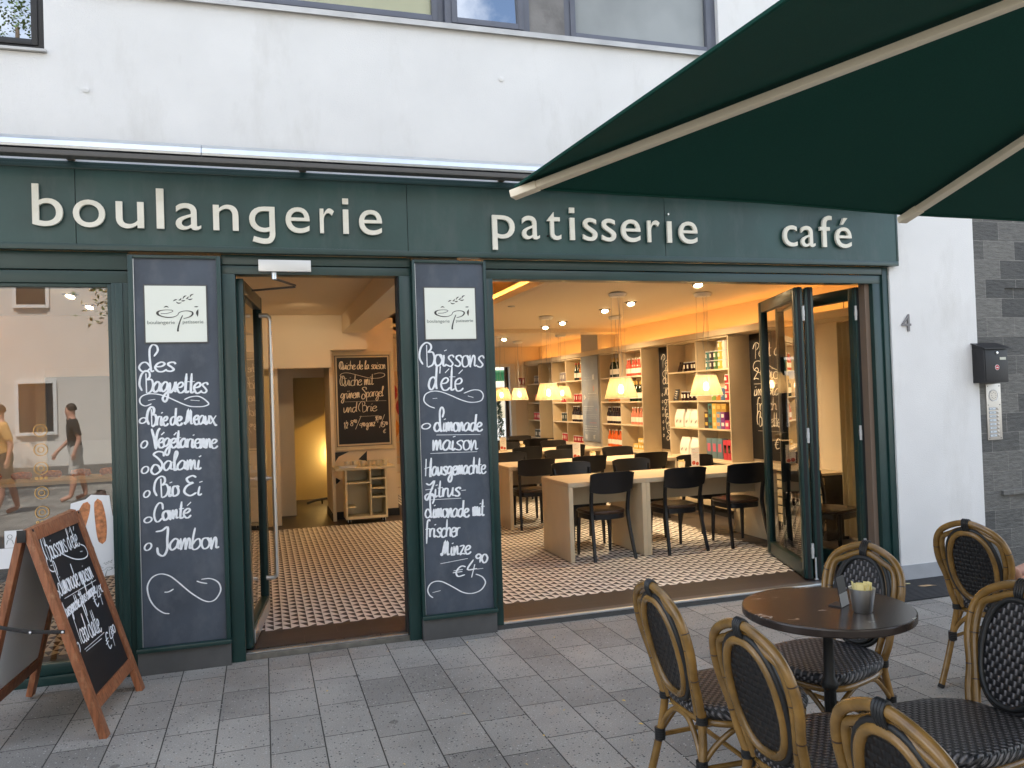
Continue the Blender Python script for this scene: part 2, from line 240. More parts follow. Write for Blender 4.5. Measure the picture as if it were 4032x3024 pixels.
# ------------------------------------------------------------------ object helpers
ORG = {}
def tag(o, label=None, cat=None, group=None, kind=None):
    if label: o['label'] = label
    if cat: o['category'] = cat
    if group: o['group'] = group
    if kind: o['kind'] = kind
    return o
def thing(name, label, cat, loc=(0,0,0), group=None):
    o = bpy.data.objects.new(name, None); COL.objects.link(o); o.location = loc; o.empty_display_size = .1
    ORG[o] = Vector(loc); return tag(o, label, cat, group)
class MB:
    """collects geometry in world space; build() links it as ONE mesh object"""
    def __init__(s): s.v, s.f, s.m, s.mats, s.rnd = [], [], [], [], False
    def mi(s, m):
        if m not in s.mats: s.mats.append(m)
        return s.mats.index(m)
    def add(s, vs, fs, m):
        k = len(s.v); i = s.mi(m); s.v += [tuple(v) for v in vs]
        for f in fs: s.f.append(tuple(k+a for a in f)); s.m.append(i)
        return s
    def box(s, x0, x1, y0, y1, z0, z1, m, bev=0, M=None):
        if x1 < x0: x0, x1 = x1, x0
        if y1 < y0: y0, y1 = y1, y0
        if z1 < z0: z0, z1 = z1, z0
        if bev:
            bev = min(bev, (x1-x0)*.45, (y1-y0)*.45, (z1-z0)*.45)
            b = bmesh.new(); bmesh.ops.create_cube(b, size=1)
            for v in b.verts: v.co = Vector(((x0+x1)/2+v.co.x*(x1-x0), (y0+y1)/2+v.co.y*(y1-y0), (z0+z1)/2+v.co.z*(z1-z0)))
            bmesh.ops.bevel(b, geom=list(b.edges), offset=bev, segments=2, affect='EDGES', profile=.6)
            b.verts.index_update(); vs = [v.co.copy() for v in b.verts]; fs = [tuple(v.index for v in f.verts) for f in b.faces]; b.free()
        else:
            vs = [Vector(p) for p in ((x0,y0,z0),(x1,y0,z0),(x1,y1,z0),(x0,y1,z0),(x0,y0,z1),(x1,y0,z1),(x1,y1,z1),(x0,y1,z1))]
            fs = [(0,3,2,1),(4,5,6,7),(0,1,5,4),(1,2,6,5),(2,3,7,6),(3,0,4,7)]
        if M is not None: vs = [M @ v for v in vs]
        return s.add(vs, fs, m)
    def tube(s, pts, r, m, n=10, closed=False, cap=True, flat=1):
        s.rnd = True; pts = [Vector(p) for p in pts]; N = len(pts); rs = r if isinstance(r, (list, tuple)) else [r]*N
        vs, fs = [], []; up = None
        for i, p in enumerate(pts):
            a = pts[(i-1) % N] if (closed or i > 0) else p; b = pts[(i+1) % N] if (closed or i < N-1) else p
            t = (b-a).normalized()
            if up is None: up = t.orthogonal().normalized()
            up = (up - t*up.dot(t)); up = up.normalized() if up.length > 1e-6 else t.orthogonal().normalized()
            sd = t.cross(up)
            for k in range(n):
                g = 2*math.pi*k/n; vs.append(p + up*math.cos(g)*rs[i] + sd*math.sin(g)*rs[i]*flat)
        for i in range(N if closed else N-1):
            j = (i+1) % N
            for k in range(n): fs.append((i*n+k, i*n+(k+1) % n, j*n+(k+1) % n, j*n+k))
        if cap and not closed: fs.append(tuple(range(n-1,-1,-1))); fs.append(tuple((N-1)*n+k for k in range(n)))
        return s.add(vs, fs, m)
    def lathe(s, prof, c, m, n=24, M=None, cap=True):
        s.rnd = True; vs, fs = [], []; c = Vector(c)
        for r, z in prof:
            for k in range(n):
                g = 2*math.pi*k/n; vs.append(Vector((r*math.cos(g), r*math.sin(g), z)))
        for i in range(len(prof)-1):
            for k in range(n): fs.append((i*n+k, i*n+(k+1) % n, (i+1)*n+(k+1) % n, (i+1)*n+k))
        if cap:
            if prof[0][0] > 1e-4: fs.append(tuple(range(n-1,-1,-1)))
            if prof[-1][0] > 1e-4: fs.append(tuple((len(prof)-1)*n+k for k in range(n)))
        vs = [(M @ v if M is not None else v) + c for v in vs]
        return s.add(vs, fs, m)
    def poly(s, pts, d, m):
        """flat polygon pts (3d) extruded by vector d"""
        pts = [Vector(p) for p in pts]; d = Vector(d); n = len(pts)
        vs = pts + [p+d for p in pts]; fs = [tuple(range(n)), tuple(range(2*n-1, n-1, -1))] + [(i, i+n, (i+1) % n+n, (i+1) % n) for i in range(n)]
        return s.add(vs, fs, m)
    def build(s, name, parent=None, smooth=True, ang=None):
        ang = ang or (38 if s.rnd else 22)
        o0 = Vector((0,0,0)); p = parent
        while p is not None:
            if p in ORG: o0 = ORG[p]; break
            p = p.parent
        me = bpy.data.meshes.new(name); me.from_pydata([tuple(Vector(v)-o0) for v in s.v], [], s.f)
        for m in s.mats: me.materials.append(m)
        me.polygons.foreach_set('material_index', s.m)
        b = bmesh.new(); b.from_mesh(me); bmesh.ops.recalc_face_normals(b, faces=b.faces); b.to_mesh(me); b.free()
        if smooth:
            me.polygons.foreach_set('use_smooth', [True]*len(me.polygons)); me.set_sharp_from_angle(angle=R(ang))
        o = bpy.data.objects.new(name, me); COL.objects.link(o)
        if parent: o.parent = parent
        return o
def copy_tree(o, parent=None):
    c = o.copy(); COL.objects.link(c); c.parent = parent
    for ch in list(o.children): copy_tree(ch, c)
    return c
def place(first, used, loc, rz, label, group=None):
    o = first if not used else copy_tree(first)
    o.location = loc; o.rotation_euler = (0, 0, rz); o['label'] = label
    if group: o['group'] = group
    return o
def single(name, mb, label, cat, group=None, kind=None, smooth=True, org=None):
    """a thing that is one mesh, with its origin at its base"""
    xs = [v[0] for v in mb.v]; ys = [v[1] for v in mb.v]; zs = [v[2] for v in mb.v]
    o0 = Vector(org or ((min(xs)+max(xs))/2, (min(ys)+max(ys))/2, min(zs)))
    mb.v = [tuple(Vector(v)-o0) for v in mb.v]; o = mb.build(name, None, smooth); o.location = o0
    return tag(o, label, cat, group, kind)
def struct(name, mb, smooth=False):
    o = mb.build(name, None, smooth); o['kind'] = 'structure'; return o
def smooth_pts(pts, sub=6, closed=False):
    """Catmull-Rom through points (tuples of any dimension)"""
    pts = [Vector(p) for p in pts]; n = len(pts); res = []
    for i in range(n if closed else n-1):
        p0 = pts[(i-1) % n] if closed or i > 0 else pts[0]*2-pts[1]; p1 = pts[i]; p2 = pts[(i+1) % n]
        p3 = pts[(i+2) % n] if closed or i+2 < n else pts[n-1]*2-pts[n-2]
        for k in range(sub):
            t = k/sub; res.append(.5*((2*p1)+(p2-p0)*t+(2*p0-5*p1+4*p2-p3)*t*t+(3*p1-p0-3*p2+p3)*t*t*t))
    if not closed: res.append(pts[-1])
    return res

# ------------------------------------------------------------------ handwriting: a marker-pen stroke alphabet (x-height 10)
GL = {
'a':(8,["6,9 3,10 0,6 0,2 2,0 5,3 6,9 6,2 8,1"]),'b':(7,["1,20 0,10 0,1 3,0 6,4 5,9 2,8 0,4"]),'c':(6.5,["6,8 4,10 1,8 0,4 1,0 4,0 7,2"]),
'd':(8,["6,8 4,10 1,8 0,3 2,0 4,1 6,7 6.5,20 6,8 6.5,2 8,1"]),'e':(7,["0,5 4,5.5 6,8 4,10 1,8 0,4 2,0 5,0 7.5,2.5"]),
'f':(6,["6,18 4.5,20 2.5,16 2,-7","0,9 5.5,10"]),'g':(8,["6,9 3,10 0,6 0,3 2,1 5,4 6,9 6.5,-4 4,-9 1.5,-6 4,-1 7.5,2"]),
'h':(7.5,["1,20 0.5,0 1,6 4,10 6,7 6,1 7.5,1"]),'i':(3.5,["1,10 0.6,2 1.5,0 3.5,2","0.8,13.5 3,14.5"]),'j':(4,["1.5,10 1.5,-5 -1,-9 -2,-6","1,14 2.5,15"]),'T':(9,["0,19 9,20","4.5,19 4,0"]),'Y':(9,["0,19 4,9 8,20","4,9 3.5,0"]),'k':(7,["1,20 .5,0","6,9 1,4.5 6,0"]),
'l':(4,["0,7 3,17 2,20 .8,15 1,2 2,0 4,2"]),'m':(9.5,["0,10.5 .6,0 1,2 2.6,10 3.4,8 3.6,0 4.2,3 5.8,10 6.8,8 7,1 9,1.5"]),
'n':(6.8,["0,10.5 .6,0 1,2 3,10 4.4,8 4.8,1 6.8,1.5"]),'o':(7,["4,10 1,9 0,5 1,1 3,0 5.5,2 6,6 4,10 6.5,8.5"]),
'p':(7.5,["0,10 .5,-8 .5,5 2,9 5,9 6,5 4,0 1,1"]),'q':(8,["6,9 3,10 0,6 0,2 2,0 5,3 6,9 6.5,-8"]),'r':(5.5,["0,10 .5,0 .8,6 2.5,9.5 5.5,9.5"]),
's':(7,["6.5,8 5,10 2,9 1.5,7 4,4.5 5.5,2 3.5,0 0,1"]),'t':(5,["2,19 1.5,3 2.5,0 5,1.5","-0.5,10.5 5,11"]),'u':(7.2,["0,10 .4,1.5 1.6,0 4.4,5 5.2,10.5 5.2,2 7,1"]),
'v':(7,["0,10 3,0 6.5,10"]),'w':(10,["0,10 2,0 4.5,8 6.5,0 9,10"]),'x':(8,["0,10 6.5,-1 8.5,0","7,10 0,0"]),'y':(7.5,["0,10 1,2 3,1 6,9 6,-5 3,-9 1,-6"]),
'z':(7.5,["0,9.5 6,10 1,0 3.5,1 7.5,0"]),
'L':(10.5,["8.5,16 10.5,22 9.5,27 7,28 5.4,23 6.2,12 7.6,0","7.2,4 4.5,0.5 1.5,0 -.5,4 1,9 4,9.5 6.5,5 7.6,0 9.5,1"]),
'B':(11,["0,1 -3,7 -2,16 2,20.5 6,19 6.5,15 4,11.5","2.8,18 4,-1","4,11.5 8,12 10,7 8.5,1 4.5,-1.5"]),'S':(10,["9,15 8,19 3,20 0,17 4,13 8,7 7,0 2,-4 -1,0 1,6 5,5 7,-1"]),
'V':(9,["0,20 3.5,10 6,-2 6,10 8,18 10,21"]),'M':(12,["-1,3 1,1 4,18 4,2 7,17 7.5,2 10,1.5"]),'C':(9,["8,12 7.5,18 4,20 1,15 0,7 2,0 5,-1 8,3"]),
'J':(10,["-2,17 3,18 7,21 7,10 7.5,1 5,-5 1,-3 0,3"]),'E':(10,["8,19 5,21 1,18 3,14 6,14 1,10 0,4 4,0 9,3"]),'H':(11,["1,20 1,-1","8,21 7.5,0 9,0","-1,8 10,11"]),
'Z':(10,["0,17 4,15 9,19 6,8 2,-3 0,1 3,4 9,1","0,9 8,10"]),'Q':(11,["6,18 2,17 0,9 2,2 6,1 9,6 9,14 6,18 4,12 5,4 10,-1"]),'P':(9,["0,18 -2,12 2,20 7,19 8,14 4,10","3,19 3,-2"]),
'I':(5,["2,20 1,0"]),'G':(10,["8,14 7,19 3,19 0,12 1,3 5,0 8,4 8,8 5,8"]),'F':(8,["1,20 1,0","0,19 8,20","0,11 6,11"]),'N':(10,["0,0 1,20 7,1 8,20"]),
"'":(3,["1.5,19 1.5,13"]),'-':(5,["0.5,6 5,6.5"]),'/':(6,["0,-3 6,21"]),'.':(3,["1,0 1.6,.4"]),',':(3,["1.5,1 .5,-2"]),
'0':(7,["4,16 1,14 0,7 2,0 5,1 6,9 4,16"]),'1':(4,["0,11 3,16 2.5,0"]),'2':(7,["0,12 3,16 6,12 0,0 3,1 7,0"]),'4':(7,["4,18 0,6 7,7","5,12 3.5,-4"]),
'5':(7,["6,16 1,15 1,9 5,9 6,4 3,0 0,1"]),'6':(7,["5,16 1,9 1,2 4,0 6,4 4,8 1,5"]),'7':(7,["0,15 6,16 2,0"]),'8':(7,["5,14 2,16 1,12 5,6 4,0 1,1 1,6 6,12 5,14"]),'9':(7,["6,13 3,16 0,12 2,8 5,10 6,14 5,0"]),
'€':(9,["8,15 5,17 2,13 1,6 3,0 8,2","-1,10 6,11","-1.5,6.5 5.5,7.5"]),' ':(5,[]),
}
def accent(ch):
    t = {'é':('e',["3,13.5 6.5,17"]),'ü':('u',["1,13 1.8,14.5","4.5,13 5.3,14.5"]),'è':('e',["2,17 5,13.5"]),'ö':('o',["1,13 1.8,14.5","4.5,13 5.3,14.5"]),'ê':('e',["1,13 3.5,16 6,13"])}
    b, s = t[ch]; return GL[b][0], GL[b][1]+s
def ribbon(mb, pts, wd, place3, m, lift0, taper=True):
    """pts: 2d points in board units; place3(x,z,lift)->3d; strip with round-ish ends that climbs a hair along its length"""
    n = len(pts); L_, Rr = [], []
    for i, p in enumerate(pts):
        a = pts[max(0, i-1)]; b = pts[min(n-1, i+1)]; d = (b-a)
        d = d.normalized() if d.length > 1e-9 else Vector((1, 0))
        nn = Vector((-d.y, d.x)); k = 1.0 if callable(wd) else .68+.42*abs(d.y)
        ww = wd(i/(n-1)) if callable(wd) else wd
        if taper and not callable(wd) and i in (0, n-1): k *= .55
        lf = lift0 + i*6e-6
        L_.append(place3(*(p+nn*ww/2*k), lf)); Rr.append(place3(*(p-nn*ww/2*k), lf))
    mb.add(L_+Rr, [(i, i+1, n+i+1, n+i) for i in range(n-1)], m)
_lift = [0]
def write(mb, text, x0, x1, z0, z1, xh, place3, m=None, wd=.0128, jit=.25, slant=.07):
    m = m or CHALK; tot = 0; lay = []
    for ch in text:
        adv, st = GL[ch] if ch in GL else accent(ch)
        lay.append((tot, st)); tot += adv*.92+.35
    mn = min([off+float(q.split(',')[0]) for off, st in lay for s in st for q in s.split()]); x0k = x0; sx = (x1-x0)/max(tot-.6-mn, 1); x0 = x0-mn*sx; sz = xh/10
    for off, st in lay:
        for s in st:
            pp = [Vector([float(a) for a in q.split(',')]) for q in s.split()]
            pp = [Vector((p.x+off+random.uniform(-jit, jit), p.y+random.uniform(-jit, jit))) for p in pp]
            pp = smooth_pts(pp, 4) if len(pp) > 2 else pp
            q = [Vector((x0+(p.x+p.y*slant)*sx, z0+(z1-z0)*(p.x/max(tot, 1))+p.y*sz)) for p in pp]
            _lift[0] = (_lift[0]+1) % 12
            ribbon(mb, q, wd*random.uniform(.85, 1.15), place3, m, .0006+_lift[0]*.00012)
def stroke(mb, pts, place3, m=None, wd=.0085, closed=False, sub=5):
    m = m or CHALK; _lift[0] = (_lift[0]+1) % 12
    ribbon(mb, smooth_pts([Vector(p) for p in pts], sub, closed) if len(pts) > 2 else [Vector(p) for p in pts], wd, place3, m, .0006+_lift[0]*.00012)
def oval(mb, x, z, rx, rz, place3, wd=.010, m=None, tilt=.5):
    pts = []
    for k in range(15):
        g = 2*math.pi*k/13+.6; pts.append((x+rx*math.cos(g)*.8+rz*.45*math.sin(g)*tilt, z+rz*math.sin(g)*.8))
    stroke(mb, pts, place3, m, wd, sub=2)
def lens(mb, pts, wmax, place3, m, lift=.0008, bias=.5, ex=1):
    q = smooth_pts([Vector(p) for p in pts], 8) if len(pts) > 2 else [Vector(pts[0]).lerp(Vector(pts[1]), k/12) for k in range(13)]
    ribbon(mb, q, lambda t: max(.0004, wmax*max(0, math.sin(math.pi*t))**ex), place3, m, lift)
FONT = {}
def letter_mesh(ch, bold=0.0, depth=.02, bevel=0):
    """outline of a sans letter as (verts, faces) normalised to font units, front towards -Y"""
    k = (ch, bold, depth)
    if k in FONT: return FONT[k]
    c = bpy.data.curves.new('t', 'FONT'); c.body = ch; c.size = 1; c.offset = bold; c.extrude = depth/2; c.resolution_u = 6
    o = bpy.data.objects.new('t', c); COL.objects.link(o); bpy.context.view_layer.update()
    me = o.evaluated_get(bpy.context.evaluated_depsgraph_get()).to_mesh()
    vs = [Vector((v.co.x, -v.co.z, v.co.y)) for v in me.vertices]; fs = [tuple(p.vertices) for p in me.polygons]
    bpy.data.objects.remove(o); bpy.data.curves.remove(c)
    FONT[k] = (vs, fs); return vs, fs
def text_into(mb, txt, x0, x1, z0, h, y, m, depth=.001, bold=.01, per=None, place3=None):
    """printed lettering fitted into x0..x1 with cap/ascender height h, on plane y (or via place3(x,z,lift))"""
    vs, fs = letter_mesh(txt, bold, .002)
    if not vs: return
    a = min(v.x for v in vs); b = max(v.x for v in vs)
    if place3: mb.add([place3(x0+(v.x-a)/(b-a)*(x1-x0), z0+v.z*h/.73, .0008 + (depth if v.y < 0 else 0)) for v in vs], fs, m)
    else: mb.add([(x0+(v.x-a)/(b-a)*(x1-x0), y-(depth if v.y < 0 else 0), z0+v.z*h/.73) for v in vs], fs, m)

FY = 5.33          # plane of the street wall
PI = math.pi
# ================================================================== ground and floors
g = MB(); g.add([(-60,-60,0),(60,-60,0),(60,60,0),(-60,60,0)], [(0,1,2,3)], PAVE); struct('pavement', g)
g = MB(); g.add([(-3.3,5.46,.04),(5.68,5.46,.04),(5.68,16.2,.04),(-3.3,16.2,.04)], [(0,1,2,3)], TILES); struct('floor', g)
# ================================================================== the building
BLD = thing('cafe_building', 'white rendered building with a dark green shopfront on its ground floor', 'building', (1.75, FY, 0))
m = MB()
P = PLASTER; B0, B1, BT = FY, FY+.30, 10.9
m.box(-9, 5.825, B0, B1, 2.62, 3.74, P); m.box(5.825, 12, B0, B1, 3.45, 3.74, P); m.box(-1.18, 12, B0, B1, 3.74, 4.155, P); m.box(-9, -2.7, B0, B1, 3.74, 5.5, P)
m.box(-1.18, -.92, B0, B1, 4.155, 5.5, P); m.box(3.45, 12, B0+.05, B1, 4.155, 5.5, P); m.box(-9, 12, B0, B1, 5.5, BT, P)
m.box(4.932, 5.825, B0, B1, .12, 2.62, P); m.box(-9, -3.3, B0, B1, 0, 2.62, P)
m.build('wall', BLD, False)
m = MB(); m.box(1.905, 2.185, B0+.085, B1, 4.155, 5.5, CONC); m.build('concrete_pier', BLD, False)
m = MB(); m.box(4.932, 5.82, B0-.006, B1-.01, 0, .12, mat('base_grey', (.42,.43,.45), .8, var=.1, vs_=6)); m.build('base_band', BLD, False)
m = MB(); m.box(-9, 12, B1, 16.6, 10.6, 10.9, PLINTH); m.box(-9, -8.7, B1, 16.6, 3.06, 10.6, P); m.box(11.7, 12, B1, 16.6, 3.06, 10.6, P); m.box(-8.7, 11.7, 16.45, 16.6, 3.06, 10.6, P); m.build('roof', BLD, False)
SILLM = mat('sill_metal', (.50,.49,.47), .45, .6, var=.15, vs_=5)
m = MB(); m.box(-1.02, 3.52, B0-.035, B0+.09, 4.155, 4.172, SILLM); m.box(-1.02, 3.52, B0-.035, B0-.031, 4.135, 4.155, SILLM); m.build('window_sill', BLD, False)
m = MB(); m.box(-2.72, -1.165, B0-.03, B0+.06, 3.742, 3.757, SILLM); m.build('window_sill', BLD, False)
for x, z in ((-.96,3.54),(1.66,3.83)): m = MB(); m.lathe([(.0,0),(.016,.003),(.018,.008),(.0,.012)], (x,FY-.001,z), P, 12, Matrix.Rotation(R(90),4,'X')); m.build('wall_plug', BLD)
def window(x0, x1, z0, z1, y, fw, fm, gm, back=None, backing=None, tilt=0):
    f = MB()
    f.box(x0, x0+fw, y, y+.07, z0, z1, fm, .004); f.box(x1-fw, x1, y, y+.07, z0, z1, fm, .004); f.box(x0+fw, x1-fw, y+.001, y+.069, z0, z0+fw, fm, .004); f.box(x0+fw, x1-fw, y+.001, y+.069, z1-fw, z1, fm, .004)
    w_ = f.build('window', BLD)
    i = fw*.62; s = MB()
    s.box(x0+i, x0+fw+.012, y-.012, y+.03, z0+i, z1-i, fm, .003); s.box(x1-fw-.012, x1-i, y-.012, y+.03, z0+i, z1-i, fm, .003); s.box(x0+fw+.012, x1-fw-.012, y-.011, y+.03, z0+i, z0+fw+.012, fm, .003); s.box(x0+fw+.012, x1-fw-.012, y-.011, y+.03, z1-fw-.012, z1-i, fm, .003)
    s.build('sash', w_)
    p = MB(); a, b = z0+fw+.012, z1-fw-.012
    p.add([(x0+fw+.012, y+.018, a),(x1-fw-.012, y+.018, a),(x1-fw-.012, y+.018+tilt, b),(x0+fw+.012, y+.018+tilt, b)], [(0,1,2,3)], gm); p.build('pane', w_)
    if backing:
        q = MB(); q.box(x0+fw, x1-fw, y+.032, y+.037, z0+fw, z1-fw, backing); q.build('backing', w_)
    return w_
DARKIN = mat('dark_room', (.03,.03,.032), .9); GREYIN = mat('grey_room', (.42,.42,.41), .9, var=.15, vs_=2)  # sheets close behind the panes; the rooms' dimness is put into their colour
window(-.92, 1.285, 4.185, 5.5, B0+.09, .075, WINFR, GLASSU, backing=BLIND)
window(1.285, 1.905, 4.172, 5.5, B0+.055, .075, WINFR, GLASSM, backing=DARKIN, tilt=.05)
window(2.185, 3.45, 4.172, 5.5, B0+.09, .075, WINFR, GLASSU, backing=GREYIN)
window(-2.7, -1.18, 3.757, 5.5, B0+.03, .06, WINFRD, GLASSM, backing=DARKIN)

# ================================================================== stone-clad entrance next door
ST = thing('stone_entrance', 'dark slate-clad house entrance beside the white wall, recessed doorway at its edge', 'entrance', (6.6, FY, 0))
m = MB(); m.box(5.825, 6.155, B0+.005, B1, 0, 3.45, STONE); m.box(6.155, 12, B0+.005, B1, 2.40, 3.45, STONE); m.box(6.155, 6.45, B0+.02, B1+.6, 0, 2.40, STONE); m.box(8.0, 12, B0+.02, B1+.6, 0, 2.4, STONE); m.build('wall', ST, False)
m = MB(); m.box(6.45, 8.0, B1+.3, B1+.36, 0, 2.4, mat('door_pale', (.38,.39,.37), .5)); m.build('door', ST, False)
m = MB(); m.box(6.02, 6.40, B0-.02, B0+.019, .62, .66, STONE); m.build('stone_ledge', ST, False)
# ================================================================== sign over the shop
SG = thing('shop_sign', 'dark green fascia board with raised cream sans lettering above the shopfront', 'sign', (1.0, FY, 2.56))
fy = 5.285
m = MB(); J = [-3.6, -1.026, .957, 2.872, 4.975]
for a, b in zip(J, J[1:]): m.box(a+.002, b-.002, fy, FY-.012, 2.60, 3.045, GREEN)
m.box(-3.6, 4.972, fy+.012, FY-.004, 2.60, 3.045, RUBBER); m.build('fascia_panel', SG, False)
m = MB(); m.box(-3.6, 4.985, fy-.008, FY-.003, 2.563, 2.600, GREEN2, .003); m.build('lower_trim', SG)
m = MB(); m.box(-3.6, 4.985, fy-.012, FY-.003, 3.045, 3.068, GREEN2, .002); m.box(-3.6, 4.985, fy-.004, FY-.003, 3.068, 3.09, GREEN2, .002); m.build('upper_trim', SG)
m = MB(); m.box(4.972, 4.990, fy-.004, FY-.003, 2.600, 3.045, GREEN2, .002); m.build('end_trim', SG)
ly0, ldep = 5.262, .020
def sign_letter(ch, x0, x1, zb=2.696, sx=None):
    base = {'i':'ı','j':'ı'}.get(ch, ch); mm = MB()
    XH = .158/.449
    if ch == 'g':
        vs, fs = letter_mesh('q', .0, .02); a = min(v.x for v in vs); b = max(v.x for v in vs); bw = x1-x0
        zc = lambda z: z if z > -.02 else z*.25
        mm.add([(x0+(v.x-a)/(b-a)*bw, ly0+v.y, zb+zc(v.z)*XH) for v in vs], fs, CREAM)
        tail = smooth_pts([Vector(p) for p in ((x1-.0165, zb+.01),(x1-.0175, zb-.025),(x1-.035, zb-.055),(x1-.075, zb-.060),(x0+.022, zb-.046))], 6)
        L_, R_ = [], []
        for i, p in enumerate(tail):
            d = (tail[min(i+1, len(tail)-1)]-tail[max(i-1, 0)]).normalized(); nn = Vector((-d.y, d.x))*.0165; L_.append(p+nn); R_.append(p-nn)
        n = len(tail); fr = [(p.x, ly0-.0094, p.y) for p in L_+R_]; bk = [(p[0], ly0+.0094, p[2]) for p in fr]
        fcs = [(i, i+1, n+i+1, n+i) for i in range(n-1)]; mm.add(fr+bk, fcs+[tuple(2*n+k for k in f[::-1]) for f in fcs]+[(i, 2*n+i, 2*n+i+1, i+1) for i in range(n-1)]+[(n+i, n+i+1, 3*n+i+1, 3*n+i) for i in range(n-1)]+[(0, n, 3*n, 2*n), (n-1, 3*n-1, 4*n-1, 2*n-1)], CREAM)
    else:
        vs, fs = letter_mesh(base, .0, .02); a = min(v.x for v in vs); b = max(v.x for v in vs)
        mm.add([(x0+(v.x-a)/(b-a)*(x1-x0), ly0+v.y, zb+(v.z*XH if v.z < .47 else v.z*XH*1.02)) for v in vs], fs, CREAM)
        if ch == 'i': mm.box(x0-.001, x1+.001, ly0-.0095, ly0+.0095, zb+.192, zb+.230, CREAM)
        if ch == 'j': mm.lathe([(.0,0),(.007,0),(.007,.02),(0,.02)], ((x0+x1)/2, ly0+.02, zb+.213), STEEL, 12, Matrix.Rotation(R(90),4,'X'))
    sx_, sz_ = (x0+.013, zb+.03) if ch in 'blnripujt' else ((x0+x1)/2, zb+.008)
    mm.box(sx_-.005, sx_+.005, ly0+.0096, fy+.001, sz_-.005, sz_+.005, RUBBER)
    mm.build('letter', SG, False)
XS = [-1.247,-1.087,-1.035,-.863,-.805,-.651,-.581,-.539,-.474,-.329,-.259,-.11,-.047,.108,.173,.322,.385,.475,.532,.567,.634,.784]
for i, ch in enumerate('boulangerie'): sign_letter(ch, XS[2*i], XS[2*i+1])
XS = [1.537,1.698,1.751,1.880,1.936,2.040,2.108,2.144,2.207,2.317,2.352,2.463,2.504,2.657,2.715,2.813,2.876,2.911,2.971,3.125]
for i, ch in enumerate('patisserje'): sign_letter(ch, XS[2*i], XS[2*i+1])
XS = [3.873,4.000,4.035,4.165,4.211,4.326,4.356,4.510]
for i, ch in enumerate('café'): sign_letter(ch, XS[2*i], XS[2*i+1])
# ================================================================== folded awning cassette over the sign
AW = thing('awning_cassette', 'long silver awning cassette folded against the wall above the sign', 'awning', (1.0, FY, 3.1))
def cass(x0, x1):
    m = MB(); pf = [(5.122,3.083),(5.06,3.085),(5.025,3.091),(5.020,3.105),(5.032,3.135),(5.058,3.159),(5.095,3.175),(5.122,3.177)]
    n = len(pf); vs = [(x, y, z) for x in (x0, x1) for y, z in pf]
    m.add(vs, [(i, i+1, n+i+1, n+i) for i in range(n-1)]+[tuple(range(n)), tuple(range(2*n-1, n-1, -1)), (n-1, 0, n, 2*n-1)], ALU)
    return m
cass(-4.2, -.305).build('cover', AW); cass(-.301, 4.9).build('cover', AW)
m = MB(); m.box(-4.2, 4.9, 5.032, 5.115, 3.053, 3.0825, ALUD, .003); m.build('front_bar', AW)
for x in (-1.05, .29, 1.63, 2.9, 4.2):
    m = MB(); m.box(x-.022, x+.022, 5.116, FY-.001, 3.105, 3.135, mat('rusty_bracket', (.33,.24,.17), .8, var=.3, vs_=20), .003); m.build('bracket', AW)
# ================================================================== chalkboard pilasters
def boardplane(y): return lambda x, z, l: (x, y-l, z)
def emblem(lg, x0, x1, z0, z1, y, ink=INK, small=True, root=None, place3=None):
    """wheat-ear word mark drawn in its plate's own coordinates (traced units 335..1510 by 212..1265)"""
    p3 = place3 or boardplane(y); kx = (x1-x0)/1140; kz = (z1-z0)/1045; k = kx
    T = lambda X, Y: Vector((x0+(X-335-(Y-212)*.038)*kx, z1-(Y-212-(X-335)*.008)*kz))
    S = lambda pts, w, **a: lens(lg, [T(*p) for p in pts], w*k, p3, ink, **a)
    ev = smooth_pts([T(*p) for p in ((640,733),(760,728),(845,703),(866,685),(838,669),(740,664),(645,674),(592,698),(582,728),(612,760),(690,790),(790,803),(880,795),(945,768),(965,745))], 6)
    ribbon(lg, ev, lambda t: k*(11+38*math.exp(-((t-.56)/.09)**2)+8*math.exp(-((t-.75)/.1)**2)), p3, ink, .0008)
    pv = smooth_pts([T(*p) for p in ((962,748),(985,714),(1060,689),(1150,686),(1220,706),(1237,738),(1205,782),(1140,810),(1065,827))], 6)
    ribbon(lg, pv, lambda t: k*(13+20*math.exp(-((t-.62)/.16)**2)), p3, ink, .0011)
    st = smooth_pts([T(*p) for p in ((1047,768),(1010,850),(978,950),(963,1030),(967,1066))], 6); ribbon(lg, st, lambda t: k*(16+22*t), p3, ink, .0013)
    S([(1340,655),(1322,720),(1332,798)], 46); S([(1258,610),(1345,608)], 22); S([(695,620),(742,600),(792,620)], 24)
    for a in (((862,505),(905,480),(948,472)),((962,487),(1000,475),(1022,440)),((1045,468),(1072,420),(1120,398)),((1010,500),(1055,497),(1098,485)),((918,512),(965,540),(1030,530)),((1100,458),(1135,448),(1155,412)),((1177,440),(1200,392),(1255,370)),((1135,470),(1185,472),(1235,458))): S(a, 24)
    if small:
        a, b = T(398,922), T(905,922); text_into(lg, 'boulangerie', a.x, b.x, a.y, 68*kz, y, GREYINK, .0008, .0, place3=p3)
        a, b = T(1052,917), T(1440,917); text_into(lg, 'patisserie', a.x, b.x, a.y, 66*kz, y, GREYINK, .0008, .0, place3=p3)
